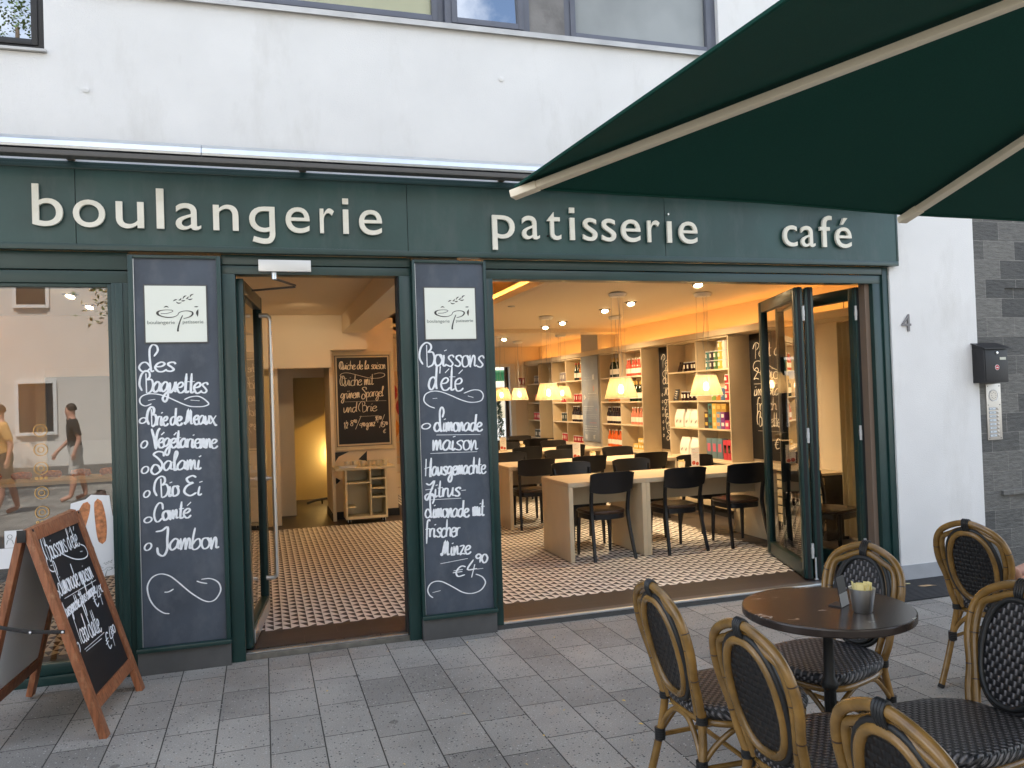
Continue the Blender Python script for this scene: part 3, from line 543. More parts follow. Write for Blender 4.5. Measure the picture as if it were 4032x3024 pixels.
def pilaster(x0, x1, label, bx0, bx1, px0, px1):
    cb = thing('menu_chalkboard', label, 'chalkboard', ((x0+x1)/2, FY, 0), 'chalkboards of the shopfront')
    m = MB(); y0, y1 = 5.300, FY+.06; fw = .030
    m.box(x0, bx0, y0, y1, .165, 2.545, GREEN2, .004); m.box(bx1, x1, y0, y1, .165, 2.545, GREEN2, .004); m.box(bx0, bx1, y0+.001, y1, 2.525, 2.545, GREEN2, .004)
    m.build('frame', cb)
    m = MB(); m.box(bx0-.001, bx1+.001, 5.318, y1-.01, .166, 2.526, SLATE); m.build('writing_surface', cb)
    m = MB(); m.box(bx0-.004, bx0+.003, y0+.008, y1-.02, .17, 2.52, ALU); m.build('edge_strip', cb)
    m = MB(); m.box(x0-.004, x1+.004, y0-.016, y1-.002, .138, .164, GREEN2, .005); m.build('ledge', cb)
    m = MB(); m.box(x0+.001, x1-.001, y0+.006, y1, 0, .137, PLINTH, .002); m.build('plinth', cb)
    pl = MB(); pl.box(px0, px1, 5.309, 5.3179, 2.010, 2.357, PLATE, .001)
    pl.box(px0-.007, px0-.001, 5.311, 5.3181, 2.003, 2.364, ALUD); pl.box(px1+.001, px1+.007, 5.311, 5.3181, 2.003, 2.364, ALUD); pl.box(px0-.001, px1+.001, 5.311, 5.3181, 2.003, 2.009, ALUD); pl.box(px0-.001, px1+.001, 5.311, 5.3181, 2.358, 2.364, ALUD)
    p_ = pl.build('emblem_plate', cb, False)
    lg = MB(); emblem(lg, px0, px1, 2.010, 2.357, 5.309); lg.build('emblem', p_, False)
    return cb
bp = boardplane(5.318)
CBL = pilaster(-.757, -.225, 'tall slate chalkboard listing baguette fillings between the shop window and the door', -.727, -.252, -.666, -.316)
m = MB()
for t in (("Les",-.709,-.509,1.834,1.83,.058),("Baguettes",-.712,-.324,1.709,1.692,.063),("Brie",-.674,-.558,1.504,1.501,.055),("de",-.541,-.478,1.501,1.501,.052),("Meaux",-.463,-.279,1.503,1.497,.053),("Végétarienne",-.655,-.28,1.373,1.348,.055),("Salami",-.655,-.376,1.229,1.222,.057),("Bio",-.644,-.506,1.069,1.067,.06),("Ei",-.474,-.375,1.064,1.061,.058),("Comté",-.648,-.445,.923,.931,.054),("Jambon",-.650,-.287,.744,.727,.066)): write(m, *t, bp)
for c in (((-.644,1.636),(-.678,1.624),(-.704,1.638),(-.709,1.665),(-.691,1.687),(-.653,1.697),(-.604,1.692),(-.556,1.675),(-.513,1.653),(-.469,1.630),(-.430,1.614),(-.391,1.609),(-.346,1.610),(-.318,1.623),(-.335,1.647),(-.360,1.666),(-.384,1.674),(-.424,1.670),(-.459,1.655)),((-.663,1.657),(-.622,1.663)),((-.422,1.651),(-.370,1.645)),
  ((-.575,.355),(-.609,.364),(-.651,.400),(-.681,.450),(-.694,.508),(-.691,.544),(-.671,.579),(-.641,.597),(-.607,.599),(-.569,.584),(-.536,.556),(-.498,.517),(-.455,.473),(-.411,.436),(-.377,.413),(-.343,.403),(-.312,.413),(-.287,.445),(-.278,.476),(-.287,.509),(-.309,.532),(-.344,.546),(-.389,.545)),((-.601,.488),(-.576,.488),(-.548,.502)),((-.416,.537),(-.389,.525),(-.355,.516))): stroke(m, c, bp)
for o in ((-.695,1.536,.023,.021),(-.691,1.391,.021,.027),(-.69,1.236,.023,.026),(-.684,1.09,.02,.025),(-.681,.933,.026,.021),(-.685,.771,.023,.027)): oval(m, *o, bp)
m.build('chalk_lettering', CBL, False)
CBR = pilaster(.980, 1.494, 'tall slate chalkboard with lemonade offer between the door and the folding doors', 1.000, 1.474, 1.062, 1.411)
m = MB()
for t in (("Boissons",1.012,1.459,1.834,1.814,.076),("d'été",1.069,1.300,1.673,1.656,.085),("Limonade",1.099,1.428,1.39,1.377,.057),("maison",1.084,1.393,1.264,1.249,.064),("Hausgemachte",1.022,1.446,1.096,1.087,.056),("Zitrus-",1.023,1.296,.948,.944,.057),("Limonade",1.018,1.317,.816,.799,.056),("mit",1.348,1.426,.803,.799,.058),("frischer",1.014,1.251,.684,.673,.058),("Minze",1.115,1.319,.552,.548,.056),("€",1.191,1.278,.403,.402,.04),("4",1.296,1.352,.41,.405,.055),("90",1.355,1.437,.485,.477,.035)): write(m, *t, bp)
for c in (((1.109,1.545),(1.068,1.562),(1.037,1.594),(1.044,1.635),(1.076,1.655),(1.118,1.660),(1.166,1.650),(1.229,1.624),(1.271,1.604),(1.313,1.587),(1.356,1.576),(1.405,1.577),(1.438,1.590),(1.449,1.622),(1.434,1.649),(1.408,1.659),(1.370,1.658),(1.312,1.639)),((1.096,1.610),(1.127,1.611)),((1.340,1.620),(1.379,1.608)),((1.113,1.364),(1.420,1.353)),((1.068,1.242),(1.393,1.237)),((1.037,.932),(1.270,.928)),((1.113,.499),(1.302,.517)),((1.361,.439),(1.408,.440)),
  ((1.055,.277),(1.032,.297),(1.020,.329),(1.030,.360),(1.054,.380),(1.087,.385),(1.120,.378),(1.157,.358),(1.204,.328),(1.255,.295),(1.303,.280),(1.347,.281),(1.386,.295),(1.411,.321),(1.420,.348),(1.404,.378),(1.380,.395),(1.353,.406)),((1.052,.312),(1.106,.320))): stroke(m, c, bp)
oval(m, 1.045, 1.426, .036, .023, bp); m.build('chalk_lettering', CBR, False)

# ================================================================== shop window at the edge of the picture
WN = thing('shop_window', 'large shop window in a dark green frame beside the baguette chalkboard', 'window', (-2.0, FY, 0))
m = MB(); y0 = 5.335
m.box(-3.3, -.758, y0, 5.45, 2.455, 2.562, GREEN2, .004); m.box(-3.3, -.758, y0+.012, 5.45, 2.375, 2.45, GREEN2, .004); m.box(-.856, -.758, y0+.002, 5.45, .0, 2.375, GREEN2, .005); m.box(-.832, -.79, y0-.008, y0+.02, .0, 2.374, GREEN2, .004); m.box(-3.3, -.857, y0+.01, 5.45, .0, .055, GREEN2, .004); m.box(-3.3, -.857, y0+.022, 5.45, .058, .125, GREEN2, .006)
m.box(-3.3, -.880, y0+.024, 5.45, 2.352, 2.374, GREEN2, .003); m.box(-.880, -.857, y0+.024, 5.45, .126, 2.374, GREEN2, .003)
m.build('frame', WN)
m = MB(); m.add([(-3.3,5.385,.125),(-.87,5.385,.125),(-.87,5.385,2.36),(-3.3,5.385,2.36)], [(0,1,2,3)], GLASSF); m.build('pane', WN, False)
# printed posters behind the glass
PO = MB(); yp = 5.380; pp = boardplane(yp)
PO.poly([(-1.13,yp,.90),(-1.11,yp,1.055),(-1.03,yp,1.075),(-1.0,yp,1.10),(-.90,yp,1.09),(-.885,yp,.965),(-.872,yp,.965),(-.872,yp,.61),(-1.00,yp,.60)], (0,.003,0), PAPER)
po = single('baguette_poster', PO, 'white cut-out poster of baguettes stuck inside the shop window', 'poster', smooth=False)
ORG[po] = po.location
CRUST = mat('print_crust', (.52,.20,.08), .6, var=.45, vs_=40)
for pts, wd in ((((-1.09,.82),(-1.055,.95),(-1.02,1.06)), .075), (((-.945,.80),(-.95,.93),(-.965,1.075)), .072), (((-1.02,.63),(-1.015,.74),(-1.01,.80)), .06)):
    m = MB(); lens(m, pts, wd*.85, pp, CRUST, .001, .5, .28); m.build('baguette_print', po, False)
m = MB(); emblem(m, -1.01, -.86, .58, .72, yp, GREYINK, False, place3=pp); m.build('emblem', po, False)
m = MB(); m.box(-1.46,-1.35, yp-.002, yp, .82, .92, PAPER); m.box(-1.50,-1.35, yp-.0018, yp, .70, .818, PAPER); st = single('sticker', m, 'small white sticker with line figures behind the board, on the shop window', 'sticker', smooth=False); ORG[st] = st.location
m = MB()
for x in (-1.432, -1.382): stroke(m, [(x+.012*math.cos(a*.7), .885+.012*math.sin(a*.7)) for a in range(10)], boardplane(yp-.002), GREYINK, .003); stroke(m, [(x-.018,.84),(x-.01,.865),(x+.01,.865),(x+.018,.84)], boardplane(yp-.002), GREYINK, .003)
m.build('figure_print', st, False)
m = MB()
GOLD = mat('gold_print', (.60,.36,.12), .4, .3)
for z in (1.50, 1.385, 1.275, 1.13, 1.015):
    for r_ in (.036, .016): stroke(m, [(-1.262+r_*math.cos(a*2*PI/16), z+r_*math.sin(a*2*PI/16)) for a in range(17)], pp, GOLD, .0045, sub=2)
    if z in (1.275, 1.015):
        for dx in (-.025, 0, .025): stroke(m, [(-1.262+dx+.006*math.cos(a*2*PI/8), z-.058+.006*math.sin(a*2*PI/8)) for a in range(9)], pp, GOLD, .006, sub=2)
m.build('award_sticker', WN, False)

# ================================================================== entrance door
DR = thing('entrance_door', 'green framed glass entrance door standing open with a long steel handle', 'door', (.37, FY, 0))
m = MB(); y0 = 5.345
m.box(-.224, -.142, y0, 5.47, 0.0, 2.44, GREEN2, .005); m.box(.897, .979, y0, 5.47, .0, 2.44, GREEN2, .005); m.box(-.224, .979, y0, 5.47, 2.50, 2.562, GREEN2, .004); m.box(-.224, .979, y0+.012, 5.47, 2.441, 2.497, GREEN2, .004)
m.box(-.160, -.141, y0+.02, 5.475, 0.01, 2.44, RUBBER); m.box(.889, .899, y0+.02, 5.475, 0.01, 2.44, RUBBER)
m.build('frame', DR)
m = MB(); m.box(-.142, .897, 5.355, 5.46, .0, .036, mat('threshold_stone', (.14,.13,.11), .8, var=.3, vs_=14), .004); m.box(-.142,.897, 5.375, 5.395, .0365, .042, ALU); m.build('threshold', DR)
m = MB(); m.box(.0, .325, 5.315, 5.344, 2.455, 2.53, mat('closer_silver', (.70,.70,.69), .35, .5), .004); c_ = m.build('door_closer', DR)
m = MB(); m.lathe([(.012,0),(.012,.05),(.018,.05),(.018,.0)], (.095,5.36,2.41), ALU, 12); m.tube([(.095,5.36,2.415),(.235,5.62,2.41)], .008, ALUD, 8); m.tube([(.235,5.62,2.40),(-.045,5.74,2.39)], .007, ALUD, 8); m.build('closer_arm', c_)
m = MB(); m.box(.40,.42,5.343,5.3445,.38,.39,RUBBER); 
# leaf (hinged at the jamb, swung inwards)
A = R(83.4); ca, sa = math.cos(A), math.sin(A)
LM = Matrix.Translation((-.128, 5.44, 0)) @ Matrix.Rotation(A, 4, 'Z')
LW = 1.00
m = MB(); fwd_ = .075
m.box(0, fwd_, -.03, .03, .05, 2.425, GREEN2, .004, LM); m.box(LW-fwd_, LW, -.03, .03, .05, 2.425, GREEN2, .004, LM); m.box(fwd_, LW-fwd_, -.029, .029, .05, .17, GREEN2, .004, LM); m.box(fwd_, LW-fwd_, -.029, .029, 2.33, 2.425, GREEN2, .004, LM)
lf = m.build('leaf', DR)
m = MB(); m.add([LM @ Vector(p) for p in ((fwd_,0,.17),(LW-fwd_,0,.17),(LW-fwd_,0,2.33),(fwd_,0,2.33))], [(0,1,2,3)], GLASSD); m.build('pane', lf, False)
m = MB(); m.box(fwd_, LW-fwd_, -.036, -.0295, .06, .15, ALU, .002, LM); m.build('kick_plate', lf)
m = MB(); hx = LW-.20; pts = [(hx,-.03,.33),(hx,-.085,.33),(hx,-.103,.345),(hx,-.105,.37),(hx,-.105,2.23),(hx,-.103,2.255),(hx,-.085,2.27),(hx,-.03,2.27)]
m.tube([LM @ Vector(p) for p in pts], .017, STEEL, 14); m.build('handle', lf)
m = MB(); m.lathe([(.018,0),(.018,.02),(.010,.024),(.010,.05),(.016,.05),(.016,.075),(0,.075)], LM @ Vector((LW-.04,-.03,1.05)), STEEL, 14, LM.to_3x3().to_4x4() @ Matrix.Rotation(R(90),4,'X')); m.build('lock', lf)

# ================================================================== folding doors of the big opening
FD = thing('folding_doors', 'green framed glass folding doors pushed together at the side of the big opening', 'folding door', (3.2, FY, 0))
m = MB()
m.box(1.497, 1.552, 5.345, 5.47, .03, 2.43, GREEN2, .005); m.box(4.785, 4.87, 5.36, 5.47, .0, 2.43, GREEN2, .005); m.box(4.872, 4.931, 5.345, 5.47, .0, 2.562, GREEN2, .005); m.box(1.497, 4.87, 5.345, 5.47, 2.50, 2.562, GREEN2, .004); m.box(1.497, 4.87, 5.358, 5.47, 2.428, 2.495, GREEN2, .004); m.box(4.74, 4.783, 5.40, 5.47, .04, 2.43, mat('jamb_brown', (.20,.14,.10), .6))
m.build('frame', FD)
m = MB(); m.box(1.497, 4.80, 5.345, 5.465, .0, .030, mat('sill_dark', (.06,.06,.058), .8)); m.box(1.497, 4.80, 5.352, 5.378, .0305, .048, ALU, .003); m.box(1.497, 4.80, 5.380, 5.462, .0305, .042, ALUD); m.build('bottom_track', FD)
def fold_leaf(p0, p1, hinges=True):
    d = Vector((p1[0]-p0[0], p1[1]-p0[1], 0)); Lw = d.length; M_ = Matrix.Translation((p0[0], p0[1], 0)) @ Matrix.Rotation(math.atan2(d.y, d.x), 4, 'Z')
    m = MB(); f = .085; z0, z1 = .055, 2.415
    for a, b in ((0, f), (Lw-f, Lw)):
        m.box(a, b, -.030, .030, z0, z1, GREEN2, .005, M_)
        m.box(a+.018, b-.018, -.036, .036, z0+.004, z1-.004, GREEN2, .004, M_)
    m.box(-.004, .0, -.012, .012, z0, z1, RUBBER, 0, M_); m.box(Lw, Lw+.004, -.012, .012, z0, z1, RUBBER, 0, M_)
    m.box(f, Lw-f, -.029, .029, z0, z0+.115, GREEN2, .005, M_); m.box(f, Lw-f, -.029, .029, z1-.10, z1, GREEN2, .005, M_)
    o = m.build('leaf', FD)
    m = MB(); m.add([M_ @ Vector(p) for p in ((f,0,z0+.115),(Lw-f,0,z0+.115),(Lw-f,0,z1-.1),(f,0,z1-.1))], [(0,1,2,3)], GLASSD); m.build('pane', o, False)
    if hinges:
        for z in (.22, 1.15, 2.14):
            h = MB(); hp = M_ @ Vector((-.004, -.03 if hinges == 1 else .03, 0)); h.lathe([(.0,0),(.011,0),(.011,.035),(.013,.037),(.013,.083),(.011,.085),(.011,.12),(0,.12)], (hp.x, hp.y, z), mat('hinge_grey', (.55,.56,.55), .4, .3), 12); h.build('hinge', o)
    return o
fold_leaf((4.175, 5.50), (4.555, 6.56), 1); fold_leaf((4.275, 5.50), (4.70, 6.50), 0); fold_leaf((4.735, 5.475), (4.735, 6.50), 2)
m = MB(); m.lathe([(.0,0),(.018,0),(.018,.01),(.008,.012),(.008,.18),(0,.18)], (4.215,5.47,.05), ALU, 12); m.build('floor_bolt', FD)

# ================================================================== house number, mailbox, bell panel
m = MB(); vs, fs = letter_mesh('4', .0, .012); a = min(v.x for v in vs); b = max(v.x for v in vs); m.add([(5.030+(v.x-a)/(b-a)*.092, FY-.0075+v.y, 2.031+v.z*.205) for v in vs], fs, mat('number_grey', (.20,.19,.19), .5)); single('house_number', m, 'grey metal house number 4 on the white wall', 'house number', smooth=False)
MBX = thing('mailbox', 'black metal mailbox with a slanted lid and red sticker on the slate cladding', 'mailbox', (5.93, FY-.05, 1.6))
x0, x1, ya, yb = 5.760, 6.02, 5.215, FY+.004
m = MB(); m.box(x0, x1, ya, yb, 1.585, 1.87, BLACKM, .004); m.poly([(x0+.002,ya+.002,1.868),(x0+.002,yb-.002,1.868),(x0+.002,yb-.002,1.915)], (x1-x0-.004,0,0), BLACKM); m.build('body', MBX)
m = MB(); lidp = [(x0-.012,ya-.022,1.866),(x0-.012,yb,1.918),(x0-.012,yb,1.925),(x0-.012,ya-.022,1.874)]; m.poly(lidp, (x1-x0+.024,0,0), BLACKM); m.build('lid', MBX)
m = MB(); m.box(x0+.012, x1-.012, ya-.005, ya+.001, 1.60, 1.855, BLACKM, .002); dd = m.build('door', MBX)
m = MB(); m.lathe([(0,0),(.011,0),(.011,.008),(0,.01)], (5.895,ya-.005,1.835), STEEL, 14, Matrix.Rotation(R(90),4,'X')); m.build('lock', dd)
m = MB(); m.box(5.925, 5.99, ya-.008, ya-.0055, 1.775, 1.797, mat('label_cream', (.60,.60,.50), .5)); m.build('name_label', dd)
m = MB(); RED = mat('sticker_red', (.50,.04,.05), .5); sx_, sz_ = 5.893, 1.712
m.poly([(sx_+.024*math.cos(R(22.5+45*k)), ya-.0075, sz_+.024*math.sin(R(22.5+45*k))) for k in range(8)], (0,.002,0), PAPER); m.poly([(sx_+.0205*math.cos(R(22.5+45*k)), ya-.0085, sz_+.0205*math.sin(R(22.5+45*k))) for k in range(8)], (0,.0009,0), RED); m.box(sx_-.011, sx_+.011, ya-.0092, ya-.0086, sz_-.004, sz_+.003, PAPER); m.build('sticker', dd, False)
IC = thing('doorbell_panel', 'steel doorbell panel with round speaker and eight name plates under the mailbox', 'doorbell', (5.975, FY, 1.1))
yi = FY+.004
m = MB(); m.box(5.895, 6.055, yi-.006, yi+.004, 1.095, 1.575, STEELM, .002); m.build('plate', IC)
m = MB(); m.lathe([(0,0),(.043,0),(.046,.004),(.050,.004),(.050,0)], (5.972,yi-.006,1.475), PAPER, 28, Matrix.Rotation(R(90),4,'X')); m.lathe([(0,.001),(.0425,.001),(.0425,.003),(0,.003)], (5.972,yi-.006,1.475), STEELM, 28, Matrix.Rotation(R(90),4,'X'))
for k in range(8): m.lathe([(0,0),(.003,0),(.003,.0045),(0,.0045)], (5.972+.025*math.cos(k*PI/4), yi-.006, 1.475+.025*math.sin(k*PI/4)), RUBBER, 8, Matrix.Rotation(R(90),4,'X'))
m.build('speaker', IC)
PLBL = mat('bell_label', (.62,.68,.72), .35)
for k in range(8):
    z = 1.362-k*.0328
    m = MB(); m.box(5.918, 5.992, yi-.0085, yi-.006, z-.011, z+.011, mat('bell_frame', (.30,.32,.36), .4)); m.box(5.922, 5.988, yi-.0095, yi-.0086, z-.0075, z+.0075, PLBL); m.box(5.940, 5.940+.018+.012*((k*7) % 3), yi-.0099, yi-.0096, z-.002, z+.002, GREYINK); m.build('name_plate', IC, False)
    m = MB(); m.lathe([(0,0),(.011,0),(.011,.003),(.008,.005),(0,.005)], (6.012,yi-.006,z), STEELM, 14, Matrix.Rotation(R(90),4,'X')); m.build('bell_button', IC)
m = MB()
for x, z in ((5.912,1.555),(6.038,1.555),(5.912,1.395),(6.038,1.395),(5.912,1.11),(6.038,1.11)): m.lathe([(0,0),(.005,0),(.004,.002),(0,.002)], (x,yi-.006,z), ALUD, 8, Matrix.Rotation(R(90),4,'X'))
m.build('screw', IC)
# ribbed entrance mat let into the pavement and the litter on it
m = MB()
MATG = mat('mat_ribs', (.035,.035,.037), .7, var=.2, vs_=30)
m.box(4.42, 6.4, 4.79, 5.30, .002, .006, RUBBER)
for k in range(17): m.box(4.43, 6.39, 4.80+k*.0295, 4.80+k*.0295+.017, .006, .011, MATG)
single('entrance_mat', m, 'dark ribbed entrance mat on the pavement below the white wall', 'mat', smooth=False)
LEAF = mat('leaf_green', (.06,.13,.03), .6, var=.4, vs_=30)
m = MB()
for k in range(26):
    x, y = 4.55+random.gauss(0,.09), 5.17+random.gauss(0,.04); a = random.uniform(0,6.3); l = random.uniform(.02,.05)
    m.add([(x,y,.013+k*.0004),(x+l*.5*math.cos(a)-.006*math.sin(a),y+l*.5*math.sin(a)+.006*math.cos(a),.019+k*.0004),(x+l*math.cos(a),y+l*math.sin(a),.014+k*.0004),(x+l*.5*math.cos(a)+.006*math.sin(a),y+l*.5*math.sin(a)-.006*math.cos(a),.017+k*.0004)], [(0,1,2,3)], LEAF)
single('fallen_leaves', m, 'scattered green leaf bits swept together on the entrance mat', 'leaves', kind='stuff', smooth=False)
m = MB(); m.box(-.07,.07,-.008,.008,0,.004, mat('wood_stick', (.75,.66,.35), .6), .001, Matrix.Translation((4.80,5.20,.013)) @ Matrix.Rotation(R(-18),4,'Z')); single('wooden_stick', m, 'pale yellow wooden stick lying on the entrance mat', 'stick')
TAN = mat('tan_leaf', (.50,.33,.18), .7, var=.3, vs_=20)
m = MB(); m.add([(4.86,5.10,.013),(4.93,5.075,.022),(5.01,5.05,.014),(4.95,5.04,.02),(4.90,5.06,.013)], [(0,1,4),(1,2,3),(1,3,4)], TAN); single('dry_leaf', m, 'curled tan leaf lying beside the wooden stick on the mat', 'leaf', smooth=False)
# blossom bits on the slabs
BLOS = mat('blossom_yellow', (.72,.47,.10), .6, var=.2, vs_=20)
for i, (x, y) in enumerate(((.72,5.17),(1.24,5.15),(1.30,5.17),(1.80,5.02),(1.05,3.35),(1.22,3.6),(1.68,4.1),(1.75,3.85),(1.70,3.55),(1.58,3.4),(1.30,3.2),(.55,3.55),(.93,4.0),(1.95,3.72),(1.42,3.85),(.3,4.6),(1.1,3.05),(2.2,3.6),(2.9,3.9))):
    a = random.uniform(0,6.3); s_ = random.uniform(.008,.016); m = MB(); c_, n_ = math.cos(a), math.sin(a)
    m.add([(x-s_*c_,y-s_*n_,.004),(x+s_*.35*n_,y-s_*.35*c_,.009),(x+s_*c_,y+s_*n_,.005),(x-s_*.4*n_,y+s_*.4*c_,.006)], [(0,1,3),(1,2,3)], BLOS)
    single('fallen_blossom', m, 'tiny dry yellow blossom lying on the paving slabs', 'blossom', 'yellow blossoms on the pavement', smooth=False)

# ================================================================== folding pavement board
F1, F2 = Vector((-.782,4.382,0)), Vector((-.703,5.090,0)); du = (F2-F1).normalized(); BW = (F2-F1).length; upv = Vector((-.296,.033,.955)).normalized(); Nv = du.cross(upv); BL = 1.0885
AB = thing('pavement_board', 'wooden folding chalkboard standing on the pavement in front of the shop window', 'chalkboard', tuple((F1+F2)/2+Vector((-.33,.03,0))))
def slat(m, u0, u1, v0, v1, t0, t1, mt, o=F1, d=du, u=upv, n=Nv, bev=.003):
    M_ = Matrix((( d.x,u.x,n.x,o.x),(d.y,u.y,n.y,o.y),(d.z,u.z,n.z,o.z),(0,0,0,1))); m.box(u0, u1, v0, v1, t0, t1, mt, bev, M_)
m = MB(); slat(m, -.005, .055, -.004, BL, -.022, .012, AWOOD); slat(m, BW-.055, BW+.005, -.004, BL, -.022, .012, AWOOD); slat(m, .055, BW-.055, BL-.065, BL, -.020, .010, AWOOD); slat(m, .055, BW-.055, .135, .198, -.020, .010, AWOOD); m.build('front_frame', AB)
m = MB(); slat(m, .054, BW-.054, .197, BL-.064, -.010, -.002, BBLACK, bev=0); bf = m.build('writing_surface', AB)
ap = lambda u, v, l: F1+du*u+upv*v+Nv*(l-.002)
m = MB()
for t, x0, x1, z0, z1, xh in (("Boissons d'été",.095,.565,.905,.905,.065),("Limonade maison",.108,.595,.722,.707,.062),("Hausgemachte Zitrus-Limonade",.062,.560,.613,.628,.036),("Iced Latte",.139,.44,.455,.434,.068)): write(m, t, x0, x1, z0, z1, xh, ap, wd=.009)
for x, z in ((.47,.560),(.43,.325)):
    write(m, '€', x, x+.07, z, z, .05, ap, wd=.010); write(m, '4', x+.085, x+.135, z+.01, z+.01, .05, ap, wd=.010); write(m, '90' if z > .5 else '80', x+.135, x+.195, z+.05, z+.052, .026, ap, wd=.008)
for c in (((.30,.905),(.42,.855),(.52,.832),(.60,.828),(.638,.845),(.630,.885),(.58,.908)),((.54,.872),(.575,.868)),((.10,.93),(.085,.90),(.085,.87),(.11,.85),(.15,.845)),((.11,.88),(.14,.878)),((.133,.699),(.614,.688)),((.145,.421),(.459,.418)),((.155,.408),(.40,.402))): stroke(m, c, ap, wd=.008)
for o in ((.085,.731,.016,.024),(.09,.45,.018,.030)): oval(m, *o, ap, wd=.008)
m.build('chalk_lettering', bf, False)
top = F1+upv*BL; G1 = Vector((-1.44,4.50,0)); bo = Vector((top.x-.035, top.y, 0))
fb = Vector((-1.375,4.475,0)); ub = (top+Vector((-.03,0,-.01))-fb); BL2 = ub.length; ub.normalize(); db = (du-ub*du.dot(ub)).normalized(); nb = db.cross(ub)
m = MB(); K = dict(o=fb, d=db, u=ub, n=nb)
slat(m, -.005, .055, 0, BL2, -.012, .020, AWOOD, **K); slat(m, BW-.055, BW+.005, 0, BL2, -.012, .020, AWOOD, **K); slat(m, .055, BW-.055, BL2-.065, BL2, -.010, .018, AWOOD, **K); slat(m, .055, BW-.055, .16, .225, -.010, .018, AWOOD, **K); m.build('rear_frame', AB)
m = MB(); slat(m, .054, BW-.054, .224, BL2-.064, .0, .008, WHITEB, bev=0, **K); m.build('rear_panel', AB)
m = MB()
for q in (.03, BW-.03): m.tube([F1+du*q+upv*(BL-.012)+Nv*.016, F1+du*q+upv*(BL-.04)+Nv*.016-Vector((.05,0,-.01))], .007, BLACKM, 6)
m.box(-.02,.02,-.002,.002,-.03,.03, BLACKM, .001, Matrix.Translation(F1+du*-.008+upv*(BL-.03)+Vector((-.03,0,0)))); m.build('hinge', AB)
pA = F1-du*.009+upv*.565+Nv*-.005; pB = fb-db*.009+ub*.60; pm = pA.lerp(pB, .5)+Vector((0,-.004,-.012))
def strap(m, a, b):
    d = (b-a); l = d.length; d.normalize(); s_ = Vector((0,1,0)); s_ = (s_-d*s_.dot(d)).normalized(); n_ = d.cross(s_)
    m.box(-.01, l+.01, -.0015, .0015, -.009, .009, BLACKM, .001, Matrix(((d.x,s_.x,n_.x,a.x),(d.y,s_.y,n_.y,a.y),(d.z,s_.z,n_.z,a.z),(0,0,0,1))))
m = MB(); strap(m, pA, pm); strap(m, pm+Vector((0,-.0035,0)), pB+Vector((0,-.0035,0)))
for q in (pA, pm, pB): m.lathe([(0,0),(.006,0),(.005,.004),(0,.005)], q+Vector((0,-.006,0)), PAPER, 10, Matrix.Rotation(R(90),4,'X'))
m.build('brace', AB)

# ================================================================== parasol
HUB = Vector((2.79, .985, 2.86)); half = 1.80; ang = math.atan2(.13, 1.77)
ex = Vector((math.cos(ang), math.sin(ang), 0)); ey = Vector((-math.sin(ang), math.cos(ang), 0)); ZE = 2.325
PS = thing('parasol', 'big square dark green parasol with beige ribs over the café tables', 'parasol', (HUB.x, HUB.y, 0))
def PC(a, b, dz=0): return Vector((HUB.x, HUB.y, 0))+ex*a+ey*b+Vector((0, 0, dz))
m = MB(); vs, fs = [], []; NA, NR = 48, 10
for j in range(NR+1):
    t = .04+.96*j/NR
    for i in range(NA):
        th = 2*PI*i/NA; c, s = math.cos(th), math.sin(th); k = 1/max(abs(c), abs(s)); e8 = (th/(PI/4)) % 1
        sag = .006*t*math.sin(PI*e8)**2
        a, b = half*t*k*c, half*t*k*s; z = HUB.z+.03+(ZE-HUB.z-.02)*t**1.03+sag*1.0
        pull = 1-.005*math.sin(PI*e8)**2*(j == NR)
        vs.append(PC(a*pull, b*pull, z))
for j in range(NR):
    for i in range(NA): fs.append((j*NA+i, j*NA+(i+1) % NA, (j+1)*NA+(i+1) % NA, (j+1)*NA+i))
top_ = [v+Vector((0,0,.004)) for v in vs]; n = len(vs)
m.add(vs+top_, fs+[tuple(n+q for q in f[::-1]) for f in fs]+[(NR*NA+i, NR*NA+(i+1) % NA, n+NR*NA+(i+1) % NA, n+NR*NA+i) for i in range(NA)], FABRIC); m.build('canopy', PS, True, 60)
m = MB(); rim = [vs[NR*NA+i]+Vector((0,0,-.002)) for i in range(NA)]; m.tube(rim, .006, FABRIC, 6, closed=True); m.build('hem', PS)
for i in range(8):
    th = i*PI/4; c, s = round(math.cos(th)), round(math.sin(th)); tip = PC(half*c*1.005, half*s*1.005, ZE-.020); inn = PC(.10*c, .10*s, HUB.z-.03)
    d = (tip-inn); l = d.length; d.normalize(); sd = d.cross(Vector((0,0,1))).normalized(); u_ = sd.cross(d)
    M_ = Matrix(((d.x,sd.x,u_.x,inn.x),(d.y,sd.y,u_.y,inn.y),(d.z,sd.z,u_.z,inn.z),(0,0,0,1)))
    m = MB(); m.box(0, l-.10, -.0225, .0225, -.012, .012, BEIGE, .004, M_); m.box(l-.10, l, -.0245, .0245, -.014, .014, BEIGE, .005, M_); m.build('rib', PS)
    q = inn+d*l*.10; st_ = MB(); st_.tube([PC(.06*c/max(1,abs(c)+abs(s)-.4), .06*s/max(1,abs(c)+abs(s)-.4), 2.28), q-u_*.015], .012, BEIGE, 8); st_.build('strut', PS)
m = MB(); m.lathe([(0,0),(.032,0),(.032,2.95),(0,2.97)], (HUB.x,HUB.y,.06), BEIGE, 20); m.build('pole', PS)
m = MB(); m.lathe([(.0,0),(.11,0),(.11,.10),(.05,.14),(.032,.14)], (HUB.x,HUB.y,2.74), BEIGE, 20); m.build('hub', PS)
m = MB(); m.box(HUB.x-.45,HUB.x+.45,HUB.y-.45,HUB.y+.45,0,.07,PLINTH,.01); m.build('base', PS)

